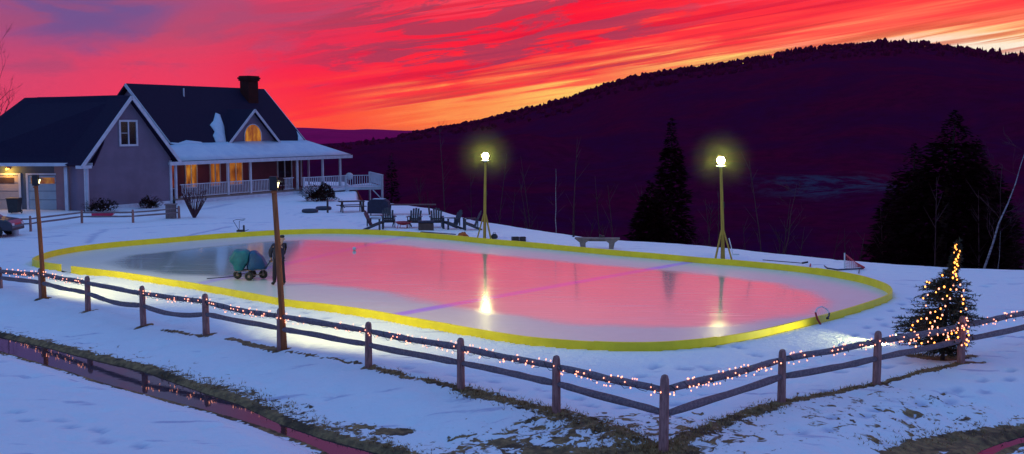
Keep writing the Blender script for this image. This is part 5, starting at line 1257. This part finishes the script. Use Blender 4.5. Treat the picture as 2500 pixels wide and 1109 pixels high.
# ------------------------------------------------------------------ water cart
def cart():
    p = at(610, 683, ICEZ); r_ = empty('garden_cart', (p.x, p.y, ICEZ), R(8), label='four wheeled cart carrying a teal and blue water bag on the ice', cat='cart')
    wr = .135
    for x, y in ((-.46, .22), (-.02 + .02, -.30), (.47, .20), (.05, .42)):
        w_ = MB().torus((x, y, wr + .03), wr - .03, .058, axis=(.25, 1, 0), n=20, m=8).build('wheel', M['rubber'], r_, smooth=True); MB().lathe((x, y, wr + .03), [(.06, -.03), (.07, 0), (.06, .03)], 10, axis=(.25, 1, 0)).build('rim', M['rail'], w_)
    MB().beam((-.46, .22, .18), (.05, .42, .18), .03, .03).build('axle', M['rail'], r_); MB().beam((0, -.30, .18), (.47, .20, .18), .03, .03).build('axle', M['rail'], r_)
    fr = MB(); fr.beam((-.52, -.02, .34), (.58, -.02, .40), .5, .035); fr.beam((0, -.27, .18), (0, -.05, .36), .03, .03); fr.beam((.47, .15, .18), (.47, .0, .38), .03, .03); fr.beam((-.46, .2, .18), (-.40, .0, .36), .03, .03); fr.build('frame', M['rail'], r_)
    pp = at(681, 697, ICEZ); hv = Matrix.Rotation(-R(8), 3, 'Z') @ (Vector((pp.x - .29, pp.y + .10, 0)) - Vector((p.x, p.y, 0))); hv.z = .87; MB().tube([(.55, -.02, .40), Vector((.55, -.02, .40)).lerp(hv, .5), hv], .022, 6).build('handle', M['navy'], r_); MB().beam(hv + Vector((-.05, -.14, 0)), hv + Vector((.03, .12, 0)), .03, .03).build('grip', M['rubber'], r_)
    def sack(nm, prof, mt, seed, y0=-.30, y1=.30):
        bm = bmesh.new(); lv = []
        for j, (y, k) in enumerate(((y0, .82), (y0 * .5, 1.0), (0, 1.05), (y1 * .5, 1.0), (y1, .80))):
            cx = sum(q[0] for q in prof) / len(prof); cz = sum(q[1] for q in prof) / len(prof)
            lv.append([bm.verts.new((cx + (x - cx) * k, y, cz + (z - cz) * k)) for x, z in prof])
        n = len(prof)
        for a_, b_ in zip(lv[:-1], lv[1:]):
            for i in range(n): bm.faces.new((a_[i], a_[(i + 1) % n], b_[(i + 1) % n], b_[i]))
        bm.faces.new(lv[0][::-1]); bm.faces.new(lv[-1]); bmesh.ops.recalc_face_normals(bm, faces=bm.faces)
        bmesh.ops.subdivide_edges(bm, edges=bm.edges[:], cuts=3, use_grid_fill=True, smooth=.6)
        for v in bm.verts: v.co += Vector((mnoise.noise(v.co * 4 + Vector((seed, 0, 0))), mnoise.noise(v.co * 4 + Vector((0, seed, 0))), mnoise.noise(v.co * 5 + Vector((0, 0, seed))) * .8)) * .05
        me = bpy.data.meshes.new(nm); bm.to_mesh(me); bm.free(); me.materials.append(M[mt]); me.polygons.foreach_set('use_smooth', [True] * len(me.polygons)); o = bpy.data.objects.new(nm, me); COL.objects.link(o); o.parent = r_
    sack('water_bag', [(-.70, .74), (-.62, .92), (-.50, 1.08), (-.28, 1.10), (-.02, 1.07), (.03, .90), (-.06, .66), (-.20, .42), (-.36, .28), (-.46, .34), (-.58, .55)], 'teal', 1)
    sack('water_bag', [(-.04, .40), (-.02, .70), (.02, 1.02), (.16, 1.06), (.32, .98), (.46, .84), (.56, .66), (.62, .46), (.58, .40), (.30, .38)], 'bluetarp', 2)
    sp = MB(); a_ = at(505, 682, ICEZ + .04) - p; a_.z = .06; sp.tube([(-.45, .1, .12), Matrix.Rotation(-R(8), 3, 'Z') @ a_], .018, 5); sp.build('spread_pipe', M['navy'], r_)
    return r_
cart()
# ------------------------------------------------------------------ person
def skin(name, verts, edges, radii, mat, parent, sub=2, root=0):
    bm = bmesh.new(); ly = bm.verts.layers.skin.verify(); vs = []
    for i, (v, r_) in enumerate(zip(verts, radii)):
        q = bm.verts.new(v); q[ly].radius = (r_, r_) if not isinstance(r_, tuple) else r_; q[ly].use_root = (i == root); vs.append(q)
    for a_, b_ in edges: bm.edges.new((vs[a_], vs[b_]))
    me = bpy.data.meshes.new(name); bm.to_mesh(me); bm.free(); me.materials.append(mat); o = bpy.data.objects.new(name, me); COL.objects.link(o)
    if parent: o.parent = parent
    s_ = o.modifiers.new('skin', 'SKIN'); s_.use_smooth_shade = True; m_ = o.modifiers.new('sub', 'SUBSURF'); m_.levels = sub; m_.render_levels = sub; return o
def person():
    p = at(681, 697, ICEZ); root = empty('person', (p.x, p.y, ICEZ), R(-50), label='person in dark winter clothes standing on the ice holding the cart handle', cat='person')
    # facing -x (towards the cart); y is depth
    V = {'pel': (.02, 0, .93), 'wai': (.03, 0, 1.08), 'che': (.03, 0, 1.30), 'neck': (.06, .05, 1.49), 'head0': (.09, .09, 1.56), 'head1': (.07, .11, 1.66), 'head2': (.08, .11, 1.74),
         'hipL': (.0, -.10, .90), 'kneL': (-.09, -.11, .50), 'ankL': (-.13, -.11, .09), 'toeL': (-.30, -.12, .04), 'hipR': (.03, .10, .90), 'kneR': (.08, .11, .50), 'ankR': (.17, .11, .09), 'toeR': (.0, .12, .04),
         'shL': (.0, -.19, 1.42), 'elL': (-.15, -.24, 1.17), 'wrL': (-.22, -.16, .94), 'shR': (.03, .19, 1.42), 'elR': (-.05, .25, 1.14), 'wrR': (-.22, .10, .96)}
    def fingers(side, w, d):
        E = []; w = Vector(w); d = Vector(d).normalized(); up = Vector((0, 1, 0)) * side
        pm = w + d * .055; V['pm' + str(side)] = tuple(pm); E.append(('wrL' if side < 0 else 'wrR', 'pm' + str(side)))
        for k in range(4):
            b0 = pm + up * ((k - 1.5) * .021) + d * .035; ln = (.040, .048, .044, .034)[k]; m1 = b0 + d * ln * .8 + Vector((.0, 0, -.012)); m2 = m1 + d * ln * .3 + Vector((.025, 0, -.022))
            for nm, q in (('a', b0), ('b', m1), ('c', m2)): V[f'f{side}{k}{nm}'] = tuple(q)
            E += [('pm' + str(side), f'f{side}{k}a'), (f'f{side}{k}a', f'f{side}{k}b'), (f'f{side}{k}b', f'f{side}{k}c')]
        t0 = w + d * .02 + up * -.035 + Vector((-.01, 0, .01)); t1 = t0 + d * .035 + Vector((-.012, 0, .01)); V[f't{side}a'] = tuple(t0); V[f't{side}b'] = tuple(t1); E += [('pm' + str(side), f't{side}a'), (f't{side}a', f't{side}b')]
        return E
    E = [('pel', 'wai'), ('wai', 'che'), ('che', 'neck'), ('neck', 'head0'), ('head0', 'head1'), ('head1', 'head2'), ('pel', 'hipL'), ('hipL', 'kneL'), ('kneL', 'ankL'), ('ankL', 'toeL'), ('pel', 'hipR'), ('hipR', 'kneR'), ('kneR', 'ankR'), ('ankR', 'toeR'), ('che', 'shL'), ('shL', 'elL'), ('elL', 'wrL'), ('che', 'shR'), ('shR', 'elR'), ('elR', 'wrR')]
    E += fingers(-1, V['wrL'], (-.5, .3, -.7)) + fingers(1, V['wrR'], (-.6, -.2, -.7))
    Rr = dict(pel=.12, wai=.115, che=.13, neck=.055, head0=.07, head1=.095, head2=.075, hipL=.085, hipR=.085, kneL=.055, kneR=.055, ankL=.04, ankR=.04, toeL=.035, toeR=.035, shL=.06, shR=.06, elL=.042, elR=.042, wrL=.028, wrR=.028)
    for k in V:
        if k not in Rr: Rr[k] = .03 if k.startswith('pm') else .009 if k[0] == 'f' else .011
    names = list(V); ix = {k: i for i, k in enumerate(names)}
    body = skin('body', [V[k] for k in names], [(ix[a_], ix[b_]) for a_, b_ in E], [Rr[k] for k in names], M['skin'], root, 2, ix['pel'])
    def sub(nm, keys, es, rad, mat, ro=0, extra=None):
        vs = [Vector(V[k]) if isinstance(k, str) else Vector(k) for k in keys]; skin(nm, vs, es, rad, mat, root, 2, ro)
    sub('jacket', ['wai', (.02, 0, .90), 'che', (.035, 0, 1.44), 'shL', 'elL', (-.205, -.175, .985), 'shR', 'elR', (-.19, .13, 1.0)], [(1, 0), (0, 2), (2, 3), (2, 4), (4, 5), (5, 6), (2, 7), (7, 8), (8, 9)], [(.18, .21), (.185, .21), (.19, .22), .10, .11, .08, .06, .11, .08, .06], M['jacket'])
    sub('trousers', ['pel', 'hipL', 'kneL', (-.125, -.11, .14), 'hipR', 'kneR', (.165, .11, .14)], [(0, 1), (1, 2), (2, 3), (0, 4), (4, 5), (5, 6)], [.14, .115, .085, .075, .115, .085, .075], M['trousers'])
    sub('boot', [(-.12, -.11, .20), (-.12, -.11, .07), (-.30, -.12, .055)], [(0, 1), (1, 2)], [.065, .062, .05], M['boots'], 1); sub('boot', [(.175, .11, .20), (.175, .11, .07), (.0, .12, .055)], [(0, 1), (1, 2)], [.065, .062, .05], M['boots'], 1)
    sub('hat', [(.10, .11, 1.68), (.09, .11, 1.765), (.09, .11, 1.80)], [(0, 1), (1, 2)], [.105, .095, .05], M['hat'])
    hx, hy, hz = .07, .11, -.02
    f = MB(); f.tube([(-.085 + hx, hy, 1.69 + hz), (-.115 + hx, hy, 1.655 + hz), (-.09 + hx, hy, 1.645 + hz)], [.008, .014, .01], 6); f.build('nose', M['skin'], root, smooth=True)
    for sy in (-1, 1): MB().lathe((-.088 + hx, hy + sy * .032, 1.69 + hz), [(.004, -.008), (.010, 0), (.004, .008)], 8).build('eye', M['black'], root); MB().lathe((.03 + hx, hy + sy * .096, 1.665 + hz), [(.012, -.03), (.022, 0), (.012, .03)], 8).build('ear', M['skin'], root)
    MB().beam((-.088 + hx, hy - .022, 1.615 + hz), (-.088 + hx, hy + .022, 1.615 + hz), .008, .008).build('mouth', M['red'], root)
    return root
person()

# ------------------------------------------------------------------ evening haze over the valley
def haze():
    o = MB().box((0, 3300, 160), (14000, 7000, 420)).build('haze', None); m = bpy.data.materials.new('haze'); m.use_nodes = True; t = NT(m.node_tree); t.n.clear(); out = t.node('ShaderNodeOutputMaterial'); v = t.node('ShaderNodeVolumePrincipled')
    v.inputs['Color'].default_value = (1, .10, .42, 1); v.inputs['Density'].default_value = .00004; t.l.new(v.outputs[0], out.inputs['Volume']); o.data.materials.append(m); tag(o, 'thin evening haze over the valley', None, None, 'stuff')
HAZE = True
if HAZE: haze()
